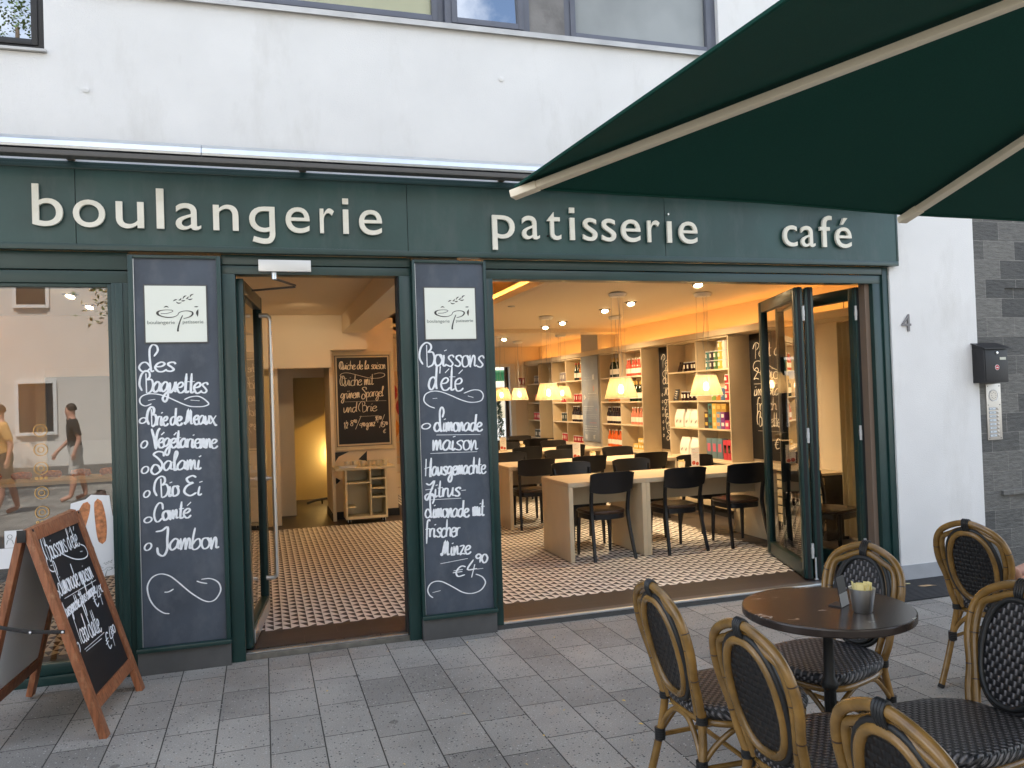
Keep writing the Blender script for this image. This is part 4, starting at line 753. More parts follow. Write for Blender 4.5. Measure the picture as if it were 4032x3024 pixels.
# ================================================================== round table outside
TX, TY = 2.04, 2.594
TB = thing('bistro_table', 'round dark marble bistro table on a black iron column under the parasol', 'table', (TX, TY, 0))
m = MB(); m.lathe([(.0,.727),(.306,.727),(.311,.7295),(.313,.733),(.313,.754),(.3115,.758),(.308,.760),(0,.760)], (TX,TY,0), MARBLE, 64); m.build('tabletop', TB, True, 14)
m = MB(); m.lathe([(.0,.045),(.060,.045),(.066,.075),(.055,.10),(.032,.115),(.036,.14),(.027,.16),(.022,.20),(.0205,.44),(.028,.45),(.033,.465),(.028,.48),(.021,.49),(.019,.66),(.024,.67),(.025,.685),(.020,.69),(.021,.718),(.10,.719),(.10,.7265),(0,.7265)], (TX,TY,0), IRON, 24)
for k in range(8): m.tube([(TX+.021*math.cos(k*PI/4),TY+.021*math.sin(k*PI/4),.20),(TX+.0195*math.cos(k*PI/4),TY+.0195*math.sin(k*PI/4),.44)], .003, IRON, 6)
m.build('column', TB)
for k in range(4):
    a = R(20)+k*PI/2; c, s = math.cos(a), math.sin(a); m = MB(); pts = smooth_pts([Vector((TX+r_*c, TY+r_*s, z)) for r_, z in ((.04,.085),(.12,.085),(.20,.05),(.255,.014))], 5); m.tube(pts, [.024-.010*i/(len(pts)-1) for i in range(len(pts))], IRON, 10); m.build('foot', TB)
def sachet_cup(x, y, z, label, scale=1.0, group=None, fill=0):
    cpt = thing('sachet_cup', label, 'cup', (x, y, z), group)
    s = scale; m = MB(); m.lathe([(.0,.0),(.031*s,.0),(.034*s,.004*s),(.0465*s,.088*s),(.0475*s,.0885*s),(.0455*s,.088*s),(.033*s,.006*s),(0,.005*s)], (x,y,z), STEEL, 32, None, False); m.build('cup', cpt)
    m = MB(); rr = random.Random(3)
    for k in range(22):
        a = k*2.4; r_ = .029*s*math.sqrt((k+.5)/22); px, py = x+r_*math.cos(a), y+r_*math.sin(a); t = rr.uniform(-.16,.16); h = rr.uniform(.096,.110)*s
        M_ = Matrix.Translation((px,py,z+.02*s)) @ Matrix.Rotation(a+rr.uniform(-.6,.6),4,'Z') @ Matrix.Rotation(.10+rr.uniform(-.06,.06),4,'Y') @ Matrix.Rotation(t*.5,4,'X')
        m.box(-.0015*s,.0015*s,-.011*s,.011*s,0,h-.02*s-fill*s,YELLOW,.0007*s,M_)
    m.build('sachets', cpt); return cpt
sachet_cup(2.105, 2.475, .7605, 'steel cup of yellow sachets on the round marble table outside')
m = MB(); M_ = Matrix.Translation((2.10,2.565,.7605)) @ Matrix.Rotation(R(28),4,'Z') @ Matrix.Rotation(R(-9),4,'X')
m.box(-.035,.035,-.002,.002,.0,.112, BLACKP, .001, M_); m.box(-.034,.034,-.0034,-.0021,.002,.05, GREYW, 0, M_); m.box(-.035,.035,.0,.05,0,.004,BLACKP,.001,Matrix.Translation((2.10,2.565,.7605)) @ Matrix.Rotation(R(28),4,'Z')); single('table_card', m, 'small black card stand behind the steel sachet cup on the marble table', 'card stand', smooth=False)

# ================================================================== rattan chairs
def rattan_chair():
    t = thing('rattan_chair', 'x', 'chair', (0,0,0), 'rattan chairs on the pavement')
    bk = lambda x, z, o=0: Vector((x, -.19-(z-.43)*.245-o, z))
    def hoop(w, top, o, low=.135):
        return [bk(-low*.98,.43,o), bk(-low*1.10,.50,o), bk(-w*.86,.58,o), bk(-w,.69,o), bk(-w*.93,.79,o), bk(-w*.62,top-.035,o), bk(0,top,o), bk(w*.62,top-.035,o), bk(w*.93,.79,o), bk(w,.69,o), bk(w*.86,.58,o), bk(low*1.10,.50,o), bk(low*.98,.43,o)]
    def rings(m, pts, ks, r):
        for k in ks:
            p = pts[int(k*(len(pts)-1))]; q = pts[int(k*(len(pts)-1))+1]; d = (q-p).normalized()*.0022; m.tube([p-d, p+d], r+.0006, RATD, 14)
    ho = smooth_pts(hoop(.188,.888,.0,.140), 8); m = MB(); m.tube(ho, .0155, RATTAN, 14); rings(m, ho, (.16,.30,.70,.84), .0155); m.build('outer_hoop', t)
    hi = smooth_pts(hoop(.158,.858,-.004,.108), 8); m = MB(); m.tube(hi, .0135, RATTAN, 14); rings(m, hi, (.12,.24,.76,.88), .0135); m.build('inner_hoop', t)
    el = lambda a, b, z, o, n=40: [bk(a*math.copysign(abs(math.cos(2*PI*k/n))**.86, math.cos(2*PI*k/n)), z+b*math.copysign(abs(math.sin(2*PI*k/n))**.92, math.sin(2*PI*k/n)), o) for k in range(n)]
    bp_ = MB(); vs = []; fs = []; NR_ = 6; n = 40
    for j in range(NR_+1):
        ring = el(.116*j/NR_, .177*j/NR_, .660, -.004*(1-(j/NR_)**2), n) if j else [bk(0,.660,-.004)]
        vs += ring
    for k in range(n): fs.append((0, 1+k, 1+(k+1) % n))
    for j in range(NR_-1):
        for k in range(n): fs.append((1+j*n+k, 1+(j+1)*n+k, 1+(j+1)*n+(k+1) % n, 1+j*n+(k+1) % n))
    nv = len(vs); fr = [v+Vector((0,.009,.002)) for v in vs]; brr = [v-Vector((0,.009,.002)) for v in vs]
    bp_.add(fr, [f[::-1] for f in fs], WEAVE); bp_.add(brr, fs, WEAVEF); pn = bp_.build('back_panel', t)
    m = MB(); m.tube(el(.116,.177,.660,.010), .0145, RATTAN, 12, closed=True); m.build('panel_ring', pn)
    m = MB(); m.tube(el(  .1335,.1945,.660,.004), .0105, BIND, 10, closed=True); m.tube(el(.116,.177,.660,-.012), .010, BIND, 10, closed=True); m.build('piping', pn)
    # seat
    def seat_out(gx, gy, n=48):
        r_ = []
        for k in range(n):
            a = 2*PI*k/n; c, s = math.cos(a), math.sin(a); e = .62; x = math.copysign(abs(c)**e, c); y = math.copysign(abs(s)**e, s); r_.append((x*gx*(1+.10*y), y*gy+.032))
        return r_
    m = MB(); prof = [(.0,.432,.985),(.006,.424,.97),(.0,.44,1.0),(-.0,.455,1.0),(-.008,.468,.975),(-.03,.474,.90)]; n = 48
    so_ = seat_out(.215,.232, n); vs = []; lv = [(.955,.424),(1.0,.434),(1.012,.448),(.995,.462),(.955,.470),(.80,.4725),(.5,.471),(.2,.470)]
    for k_, z in lv: vs += [Vector((x*k_, (y-.032)*k_+.032, z)) for x, y in so_]
    fs = [(j*n+k, j*n+(k+1) % n, (j+1)*n+(k+1) % n, (j+1)*n+k) for j in range(len(lv)-1) for k in range(n)]+[tuple((len(lv)-1)*n+k for k in range(n)), tuple(range(n-1,-1,-1))]
    m.add(vs, fs, WEAVE); m.build('seat', t, True, 80)
    m = MB(); m.tube([Vector((x*.93, (y-.032)*.93+.032, .412)) for x, y in so_], .0135, RATTAN, 12, closed=True); m.build('seat_rail', t)
    for s in (-1, 1):
        pts = smooth_pts([Vector((s*.138,-.188,.455)), Vector((s*.140,-.190,.40)), Vector((s*.155,-.200,.30)), Vector((s*.172,-.232,.15)), Vector((s*.190,-.268,.012))], 5)
        m = MB(); m.tube(pts, .0155, RATTAN, 14); rings(m, pts, (.62,), .0155); l_ = m.build('leg', t)
        m = MB(); m.tube([pts[-1]+Vector((-s*.001,.002,.006)), pts[-1]+Vector((s*.003,-.005,-.012))], .0165, RUBBER, 12); m.build('rubber_foot', l_)
        pts = smooth_pts([Vector((s*.172,.205,.425)), Vector((s*.174,.208,.30)), Vector((s*.180,.216,.15)), Vector((s*.186,.226,.012))], 5)
        m = MB(); m.tube(pts, .0150, RATTAN, 14); rings(m, pts, (.55,), .0150); l_ = m.build('leg', t)
        m = MB(); m.tube([pts[-1]+Vector((0,0,.006)), pts[-1]+Vector((0,0,-.012))], .016, RUBBER, 12); m.build('rubber_foot', l_)
        m = MB(); m.tube(smooth_pts([Vector((s*.157,-.205,.275)), Vector((s*.160,-.150,.335)), Vector((s*.172,-.085,.385)), Vector((s*.178,-.03,.400))], 5), .0105, RATTAN, 10); m.build('arched_brace', t); m = MB(); m.tube(smooth_pts([Vector((s*.175,.208,.285)), Vector((s*.176,.145,.34)), Vector((s*.180,.075,.385)), Vector((s*.178,.015,.400))], 5), .0105, RATTAN, 10); m.build('arched_brace', t)
        m = MB(); m.tube([Vector((s*.159,-.207,.262)), Vector((s*.175,.208,.262))], .0095, RATTAN, 10); m.build('stretcher', t)
        for q, r_, l in ((Vector((s*.139,-.189,.425)),.0215,.028),(Vector((s*.157,-.206,.272)),.0215,.05),(Vector((s*.1745,.209,.275)),.0205,.05)):
            m = MB()
            for k in range(int(l/.009)): m.tube([q+Vector((0,0,-l/2+k*.009)), q+Vector((0,0,-l/2+k*.009+.0085))], [r_*.96, r_], BIND, 12)
            m.build('binding', t)
    m = MB(); m.tube(smooth_pts([Vector((-.157,-.205,.275)), Vector((-.12,-.20,.34)), Vector((-.06,-.195,.395)), Vector((0,-.192,.405)), Vector((.06,-.195,.395)), Vector((.12,-.20,.34)), Vector((.157,-.205,.275))], 5), .0105, RATTAN, 10); m.build('arched_brace', t); m = MB(); m.tube(smooth_pts([Vector((-.175,.209,.285)), Vector((-.12,.215,.345)), Vector((-.05,.22,.395)), Vector((.05,.22,.395)), Vector((.12,.215,.345)), Vector((.175,.209,.285))], 5), .0105, RATTAN, 10); m.build('arched_brace', t)
    m = MB(); m.tube([Vector((-.165,-.02,.262)), Vector((.165,-.02,.262))], .0095, RATTAN, 10); m.build('stretcher', t)
    for s in (-1, 1):
        m = MB()
        for k in range(4): m.tube([Vector((s*.165-.02+k*.010,-.02,.262)), Vector((s*.165-.02+k*.010+.009,-.02,.262))], .015, BIND, 10)
        m.build('binding', t)
    m = MB()
    for k in range(4):
        c = bk(-.0135+k*.009, .873, -.002); pts = [c+Vector((0, .0195*math.cos(2*PI*q/16)+.245*.0-.033*math.sin(2*PI*q/16)*.245, .033*math.sin(2*PI*q/16))) for q in range(16)]; m.tube(pts, .0052, BIND, 6, closed=True, flat=1.0)
    m.build('top_binding', t); return t
RC = rattan_chair()
for i, (x, y, a, lab) in enumerate((
    (1.655, 2.70, -90, 'x'),
    (1.665, 2.155, -86, 'rattan chair seen from behind between the door side chair and the corner one'),
    (2.255, 2.885, 104, 'rattan chair behind the marble table, facing it with its seat tucked under'),
    (3.665, 3.26, -78, 'rattan chair with bare feet resting on its seat, beside the entrance mat'),
    (2.200, 2.135, 92, 'rattan chair cut by the picture edge, its woven back facing the marble table'),
    (1.585, 1.47, -88, 'rattan chair in the bottom corner, only its arched back in view'),
    (4.62, 2.98, 95, 'rattan chair half hidden at the edge beside the slate cladding'))):
    place(RC, i > 0, (x, y, 0), R(a), lab)
RC['label'] = 'rattan chair seen from behind on the door side of the round marble table'

# ================================================================== people
def person(name, label, joints, bones, root, loc=(0,0,0), rz=0, mats_=(SKIN,), cloth=(), hair=None, face=None):
    """one continuous skinned body; joints {name:(pos,radius)}; cloth: (name, [joint names], grow, material)"""
    P_ = thing(name, label, 'person', loc)
    def skin(nm, js, bs, mt, grow, rt, sub=2):
        idx = {j: k for k, j in enumerate(js)}; me = bpy.data.meshes.new(nm); me.from_pydata([joints[j][0] for j in js], [(idx[a], idx[b]) for a, b in bs if a in idx and b in idx], [])
        o = bpy.data.objects.new(nm, me); COL.objects.link(o); o.parent = P_; sk = o.modifiers.new('Skin', 'SKIN'); sk.use_smooth_shade = True
        for j, k in idx.items():
            v = me.skin_vertices[0].data[k]; r_ = joints[j][1]; r_ = r_ if isinstance(r_, tuple) else (r_, r_); v.radius = (r_[0]*1.14+grow, r_[1]*1.14+grow); v.use_root = (j == rt)
        ss = o.modifiers.new('Sub', 'SUBSURF'); ss.levels = sub; ss.render_levels = sub; me.materials.append(mt); return o
    bo = skin('body', list(joints), bones, mats_[0], 0, root); bpy.context.view_layer.update()
    ev = bo.evaluated_get(bpy.context.evaluated_depsgraph_get()); me = ev.to_mesh(); co = [v.co.copy() for v in me.vertices]; no = [v.normal.copy() for v in me.vertices]; pf = [(p.center.copy(), tuple(p.vertices)) for p in me.polygons]; ev.to_mesh_clear()
    for nm, test, grow, mt in cloth:
        fs = [f for c, f in pf if test(c)]; ids = sorted({i for f in fs for i in f}); ix = {i: k for k, i in enumerate(ids)}; c_ = MB(); n = len(ids)
        off = Vector(loc)
        c_.add([co[i]+no[i]*grow+off for i in ids]+[co[i]+no[i]*.002+off for i in ids], [tuple(ix[i] for i in f) for f in fs]+[tuple(n+ix[i] for i in f[::-1]) for f in fs], mt); c_.build(nm, P_, True, 80)
    if hair:
        m = MB(); c, r_ = Vector(hair[0])+Vector(loc), hair[1]; vs, fs = [], []; n = 20
        prof = [(r_*math.sin(R(5+k*13)), r_*1.08*math.cos(R(5+k*13))) for k in range(9)]; m.lathe(prof[::-1], c, HAIR, 20, hair[2] if len(hair) > 2 else None); h_ = m.build('hair', P_)
    P_.rotation_euler = (0,0,rz); return P_
def walker(label, loc, rz, shirt, shorts, stride=.14, arm=.10, lean=.05):
    J = {'pelvis':((0,0,.93),(.13,.10)),'waist':((0,lean*.5,1.08),(.125,.09)),'chest':((0,lean,1.30),(.155,.105)),'neck':((0,lean+.01,1.49),.052),'jaw':((0,lean+.035,1.575),(.056,.06)),'head':((0,lean+.03,1.66),(.072,.085)),'crown':((0,lean+.02,1.73),(.05,.06)),'nose':((0,lean+.12,1.625),.014)}
    Bn = [('pelvis','waist'),('waist','chest'),('chest','neck'),('neck','jaw'),('jaw','head'),('head','crown'),('jaw','nose')]
    for s, nm in ((-1,'l'),(1,'r')):
        st = s*stride; J.update({nm+'hip':((s*.09,0,.88),.085),nm+'knee':((s*.10,st*.55,.49),.055),nm+'calf':((s*.10,st*.65-.03,.34),.052),nm+'ankle':((s*.10,st-.02,.09),.036),nm+'toe':((s*.115,st+.15,.035),(.035,.028)),
            nm+'sho':((s*.185,lean,1.40),.058),nm+'elb':((s*.24,lean-.04-s*arm*.3,1.12),.040),nm+'wri':((s*.245,lean+.10-s*arm,.92),.028),nm+'palm':((s*.245,lean+.14-s*arm*1.2,.84),(.040,.018))})
        Bn += [('pelvis',nm+'hip'),(nm+'hip',nm+'knee'),(nm+'knee',nm+'calf'),(nm+'calf',nm+'ankle'),(nm+'ankle',nm+'toe'),('chest',nm+'sho'),(nm+'sho',nm+'elb'),(nm+'elb',nm+'wri'),(nm+'wri',nm+'palm')]
        for f in range(4):
            J[nm+'f%d' % f] = ((s*.245, lean+.125-s*arm*1.2+f*.018, .79), .0095); J[nm+'g%d' % f] = ((s*.235, lean+.135-s*arm*1.2+f*.018, .745+.008*(f in (0,3))), .008); Bn += [(nm+'palm',nm+'f%d' % f),(nm+'f%d' % f,nm+'g%d' % f)]
        J[nm+'th'] = ((s*.225, lean+.20-s*arm*1.2, .82), .010); Bn.append((nm+'palm',nm+'th'))
    return person('person', label, J, Bn, 'pelvis', loc, rz, cloth=(
        ('shirt', lambda c: .93 < c.z < 1.475 and (c.z > 1.20 or abs(c.x) < .20), .014, shirt), ('shorts', lambda c: .50 < c.z < .99 and abs(c.x) < .205, .020, shorts)), hair=((0,lean+.010,1.672), .092))
TEEB = mat('tee_black', (.02,.02,.022), .85); TEEY = mat('tee_mustard', (.62,.36,.13), .85); SHOG = mat('shorts_light', (.52,.50,.46), .9); SHOD = mat('shorts_dark', (.03,.035,.04), .9)
walker('person in a black tee and light shorts walking, mirrored in the shop window', (-3.25,-5.5,0), R(70), TEEB, SHOG)
walker('person in a mustard tee and dark shorts walking, mirrored at the window edge', (-3.95,-3.9,0), R(62), TEEY, SHOD, .17, .14)
# somebody sits just outside the picture with the feet up on a chair
J = {'pelvis':((4.98,3.34,.56),(.14,.12)),'waist':((5.03,3.34,.72),(.12,.10)),'chest':((5.09,3.34,.98),(.15,.11)),'neck':((5.09,3.34,1.16),.052),'jaw':((5.05,3.34,1.24),(.06,.056)),'head':((5.05,3.34,1.32),(.085,.075)),'crown':((5.06,3.34,1.39),(.06,.05)),'nose':((4.955,3.34,1.29),.014)}
Bn = [('pelvis','waist'),('waist','chest'),('chest','neck'),('neck','jaw'),('jaw','head'),('head','crown'),('jaw','nose')]
for s, nm in ((-1,'l'),(1,'r')):
    y = 3.34+s*.075; J.update({nm+'hip':((4.93,y+s*.02,.55),.085),nm+'knee':((4.48,y+s*.01,.64),.056),nm+'calf':((4.25,y,.585),(.056,.05)),nm+'ankle':((3.90,y-s*.02,.530),.038),nm+'heel':((3.80,y-s*.02,.510),(.036,.034)),nm+'ball':((3.765,y-s*.015,.565),(.036,.03)),nm+'toe':((3.755,y-s*.015,.620),(.034,.016)),
        nm+'sho':((5.08,3.34+s*.18,1.07),.056),nm+'elb':((5.02,3.34+s*.24,.82),.040),nm+'wri':((4.80,3.34+s*.16,.70),.028),nm+'palm':((4.72,3.34+s*.13,.69),(.038,.02))})
    Bn += [('pelvis',nm+'hip'),(nm+'hip',nm+'knee'),(nm+'knee',nm+'calf'),(nm+'calf',nm+'ankle'),(nm+'ankle',nm+'heel'),(nm+'heel',nm+'ball'),(nm+'ball',nm+'toe'),('chest',nm+'sho'),(nm+'sho',nm+'elb'),(nm+'elb',nm+'wri'),(nm+'wri',nm+'palm')]
    for f in range(4):
        yy = 3.34+s*.13+(f-1.5)*.018; J[nm+'f%d' % f] = ((4.67,yy,.685),.0095); J[nm+'g%d' % f] = ((4.63,yy,.672),.0085); Bn += [(nm+'palm',nm+'f%d' % f),(nm+'f%d' % f,nm+'g%d' % f)]
    J[nm+'th'] = ((4.70,3.34+s*.09,.70),.010); Bn.append((nm+'palm',nm+'th'))
person('person', 'person sitting at the picture edge, bare legs stretched onto a rattan chair', J, Bn, 'pelvis', cloth=(('shirt', lambda c: c.x > 4.86 and .58 < c.z < 1.15 and (c.z > .86 or abs(c.y-3.34) < .17), .014, TEEB), ('shorts', lambda c: c.x > 4.62 and c.z < .70, .020, SHOD)), hair=((5.06,3.34,1.325), .096))

# ================================================================== across the street (seen mirrored in the glass)
OB = thing('street_house', 'pale rendered house across the street, mirrored in the shop window', 'building', (0,-8.8,0))
oy = -8.8
m = MB(); OWP = mat('house_render', (.66,.63,.58), .9, var=.04, vs_=2, bump=.2, bs=60)
m.box(-14, 12, oy-.3, oy, .45, 7.6, OWP); m.build('wall', OB, False)
m = MB(); m.box(-14, 12, oy-.3, oy+.02, 0, .45, mat('house_base', (.16,.15,.14), .85)); m.build('base_band', OB, False)
m = MB(); m.box(-14.2, 12.2, oy-6, oy+.25, 7.6, 7.8, mat('house_roof', (.16,.09,.07), .8)); m.build('roof', OB, False)
for x0, x1, z0, z1 in ((-4.98,-4.32,1.2,2.25),(-4.98,-4.42,3.95,5.0),(-8.5,-7.4,1.2,2.3),(-8.5,-7.4,3.95,5.2),(-1.2,-.2,3.95,5.2),(1.8,2.9,1.1,2.4),(1.8,2.9,3.95,5.2),(5.5,6.6,1.1,2.4),(5.5,6.6,3.95,5.2)):
    m = MB(); f = .07; W_ = mat('house_window_white', (.75,.75,.73), .5); m.box(x0-f, x0, oy, oy+.05, z0-f, z1+f, W_); m.box(x1, x1+f, oy, oy+.05, z0-f, z1+f, W_); m.box(x0, x1, oy, oy+.05, z1, z1+f, W_); m.box(x0, x1, oy, oy+.08, z0-f, z0, W_); w_ = m.build('window', OB, False)
    m = MB(); m.box(x0, x1, oy+.001, oy+.012, z0, z1, mat('house_pane', (.02,.025,.03), .08, spec=1)); m.build('pane', w_, False)
LEAFM = mat('tree_leaf', (.085,.145,.030), .55, var=.4, vs_=3); BARK = mat('tree_bark', (.10,.075,.055), .9, var=.3, vs_=12, bump=.4, bs=30)
def tree(label, x, y, h, r_, zc, seed, low=None):
    rr = random.Random(seed); t = thing('street_tree', label, 'tree', (x, y, 0), 'street trees')
    m = MB(); m.tube([(x,y,0),(x+.05,y,1.5),(x-.03,y+.05,3),(x,y,zc)], [.17,.14,.12,.05], BARK, 12)
    for k in range(9):
        a = k*2.4; z0 = 2.8+k*.35; l = r_*rr.uniform(.6,.9); m.tube([(x,y,z0),(x+l*.5*math.cos(a),y+l*.5*math.sin(a),z0+.7),(x+l*math.cos(a),y+l*math.sin(a),z0+1.1+rr.uniform(-.3,.5))], [.06,.04,.012], BARK, 7)
    m.build('trunk', t)
    vs, fs = [], []
    cl = []
    for k in range(130):
        a = rr.uniform(0,2*PI); u = rr.uniform(-1,1); q = rr.uniform(.35,1)**.5; s = math.sqrt(1-u*u); cl.append(Vector((x+r_*q*s*math.cos(a), y+r_*q*s*math.sin(a), zc+(h-zc)*q*u)))
    if low: cl += [Vector(p) for p in low]
    for c in cl:
        for k in range(75):
            p = c+Vector((rr.gauss(0,.24),rr.gauss(0,.24),rr.gauss(0,.17))); d = Vector((rr.uniform(-1,1),rr.uniform(-1,1),rr.uniform(-.7,.2))).normalized(); sd = d.cross(Vector((rr.uniform(-1,1),rr.uniform(-1,1),1))).normalized(); l = rr.uniform(.07,.12); b = len(vs)
            vs += [p, p+d*l*.5+sd*l*.3, p+d*l, p+d*l*.5-sd*l*.3]; fs.append((b,b+1,b+2,b+3))
    m = MB(); m.add(vs, fs, LEAFM); m.build('crown', t, False)
tree('leafy street tree whose twigs hang into the mirrored view above the shop window', .2, -6.2, 8.5, 2.6, 5.9, 4, low=[(-2.35,-4.6,3.45),(-2.55,-4.7,3.7),(-2.2,-4.6,3.75),(-1.9,-4.7,3.55),(-2.0,-4.9,3.9),(-2.5,-4.8,3.3)])
tree('tall tree behind the house across the street, mirrored in the small upper window', -6.0, -13.5, 14.4, 2.4, 12.0, 9); tree('broad street tree near the kerb out of the mirrored view', -7.6, -2.2, 9.2, 2.7, 7.6, 5)
tree('leafy street tree further along the opposite pavement', 8.2, -6.6, 8.2, 2.4, 5.7, 12)

# ================================================================== inside: shell
RX, BY = 5.68, 16.2
m = MB()
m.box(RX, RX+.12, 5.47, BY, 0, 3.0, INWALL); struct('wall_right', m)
m = MB(); wx0, wx1, wz0, wz1 = 3.45, 5.02, .48, 2.26
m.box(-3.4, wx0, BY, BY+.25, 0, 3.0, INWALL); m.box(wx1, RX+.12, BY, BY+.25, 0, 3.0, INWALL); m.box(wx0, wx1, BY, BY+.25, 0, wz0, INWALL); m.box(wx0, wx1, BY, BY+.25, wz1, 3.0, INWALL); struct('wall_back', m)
WHT = mat('reveal_white', (.80,.79,.76), .6)
bw = thing('back_window', 'bright window with white reveal in the far back wall of the café', 'window', (4.2, BY, wz0))
m = MB(); m.box(wx0, wx1, BY-.01, BY+.24, wz0-.03, wz0+.012, WHT); m.box(wx1-.012, wx1+.10, BY-.012, BY+.24, wz0, wz1+.05, WHT); m.box(wx0, wx1, BY-.01, BY+.24, wz1-.012, wz1+.05, WHT); m.build('reveal', bw, False)
m = MB(); m.box(wx1-.085, wx1-.013, BY+.12, BY+.18, wz0+.012, wz1-.012, CHAIRS); m.box(wx0, wx0+.07, BY+.12, BY+.18, wz0+.012, wz1-.012, CHAIRS); m.box(wx0+.07, wx1-.085, BY+.12, BY+.18, wz0+.012, wz0+.07, CHAIRS); m.build('frame', bw, False)
m = MB(); m.add([(wx0+.07,BY+.15,wz0+.07),(wx1-.085,BY+.15,wz0+.07),(wx1-.085,BY+.15,wz1-.012),(wx0+.07,BY+.15,wz1-.012)], [(0,1,2,3)], GLASSD); m.build('pane', bw, False)
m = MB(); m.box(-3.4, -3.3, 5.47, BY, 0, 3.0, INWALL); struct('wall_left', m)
m = MB(); WY = 10.65
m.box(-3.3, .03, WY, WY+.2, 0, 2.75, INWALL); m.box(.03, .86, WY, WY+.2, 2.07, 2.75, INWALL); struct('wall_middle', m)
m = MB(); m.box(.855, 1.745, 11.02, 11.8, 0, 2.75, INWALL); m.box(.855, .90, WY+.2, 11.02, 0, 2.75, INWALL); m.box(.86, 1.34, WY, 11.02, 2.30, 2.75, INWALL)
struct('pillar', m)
m = MB(); SKB = mat('skirting_black', (.015,.015,.017), .5)
for a in ((.845,1.757,11.005,11.02),(.843,.855,10.9,11.8),(1.745,1.757,11.02,11.8),(-3.3,.03,WY-.015,WY)): m.box(*a, .04, .14, SKB)
struct('skirting', m)
# stair well behind the opening
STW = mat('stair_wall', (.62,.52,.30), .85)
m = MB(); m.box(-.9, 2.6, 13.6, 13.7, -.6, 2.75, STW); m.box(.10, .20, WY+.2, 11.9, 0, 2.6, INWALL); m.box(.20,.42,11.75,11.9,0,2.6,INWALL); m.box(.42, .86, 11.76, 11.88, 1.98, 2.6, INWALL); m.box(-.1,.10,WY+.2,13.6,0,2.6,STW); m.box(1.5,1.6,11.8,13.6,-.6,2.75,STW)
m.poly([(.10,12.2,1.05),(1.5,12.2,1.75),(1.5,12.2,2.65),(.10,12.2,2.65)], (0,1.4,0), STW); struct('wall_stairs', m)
m = MB(); m.tube([(.62,12.9,.06),(.75,12.9,.10),(1.1,12.9,.14),(1.3,12.9,.13)], .018, CHAIRB, 8); m.tube([(.85,12.9,-.2),(.85,12.9,.11)], .012, CHAIRB, 8); single('stair_rail', m, 'dark curved handrail at the foot of the lit stairwell', 'handrail')
# ceilings
m = MB(); CZ = 2.66
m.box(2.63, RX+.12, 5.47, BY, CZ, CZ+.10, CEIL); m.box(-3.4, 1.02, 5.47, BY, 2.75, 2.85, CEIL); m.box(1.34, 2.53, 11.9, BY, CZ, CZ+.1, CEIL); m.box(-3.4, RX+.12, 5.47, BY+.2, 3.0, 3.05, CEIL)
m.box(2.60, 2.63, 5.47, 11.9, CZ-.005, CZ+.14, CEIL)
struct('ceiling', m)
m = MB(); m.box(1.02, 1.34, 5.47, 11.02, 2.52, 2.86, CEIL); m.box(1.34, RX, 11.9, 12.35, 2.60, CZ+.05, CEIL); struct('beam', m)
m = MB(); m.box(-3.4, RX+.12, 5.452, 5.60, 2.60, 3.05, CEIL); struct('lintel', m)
# column beside the poster
m = MB(); m.box(5.365, RX-.002, 12.33, 13.06, .04, 2.66, mat('column_grey', (.50,.47,.43), .8)); struct('column', m)

# hidden strip lights: on the cove lip, on top of the shelves, in the stairwell
def strip(label, x0, x1, y0, y1, z, mt=LED):
    m = MB(); m.box(x0, x1, y0, y1, z, z+.012, mt); return single('led_strip', m, label, 'light strip', smooth=False)
strip('warm light strip glowing inside the ceiling cove', 2.56, 2.585, 5.7, 11.7, CZ+.03, LED2)
strip('warm light strip hidden above the bakery side wall', -3.28, -3.265, 5.8, 10.4, 2.60)
m = MB(); m.box(2.535, 2.547, 5.62, 11.9, CZ-.003, CZ+.065, CEIL); m.box(2.5475, 2.60, 5.62, 11.9, CZ-.003, CZ+.012, CEIL); struct('cove_lip', m)
strip('warm light strip on top of the wall shelves', 5.49, 5.52, 6.2, 16.0, 2.335)
m = MB(); m.lathe([(0,0),(.05,0),(.05,.12),(0,.12)], (1.12,13.50,.72), emitter('stair_lamp_glow', (1,.66,.26), 34), 16); single('stair_lamp', m, 'small warm wall lamp lighting the stairwell', 'lamp')

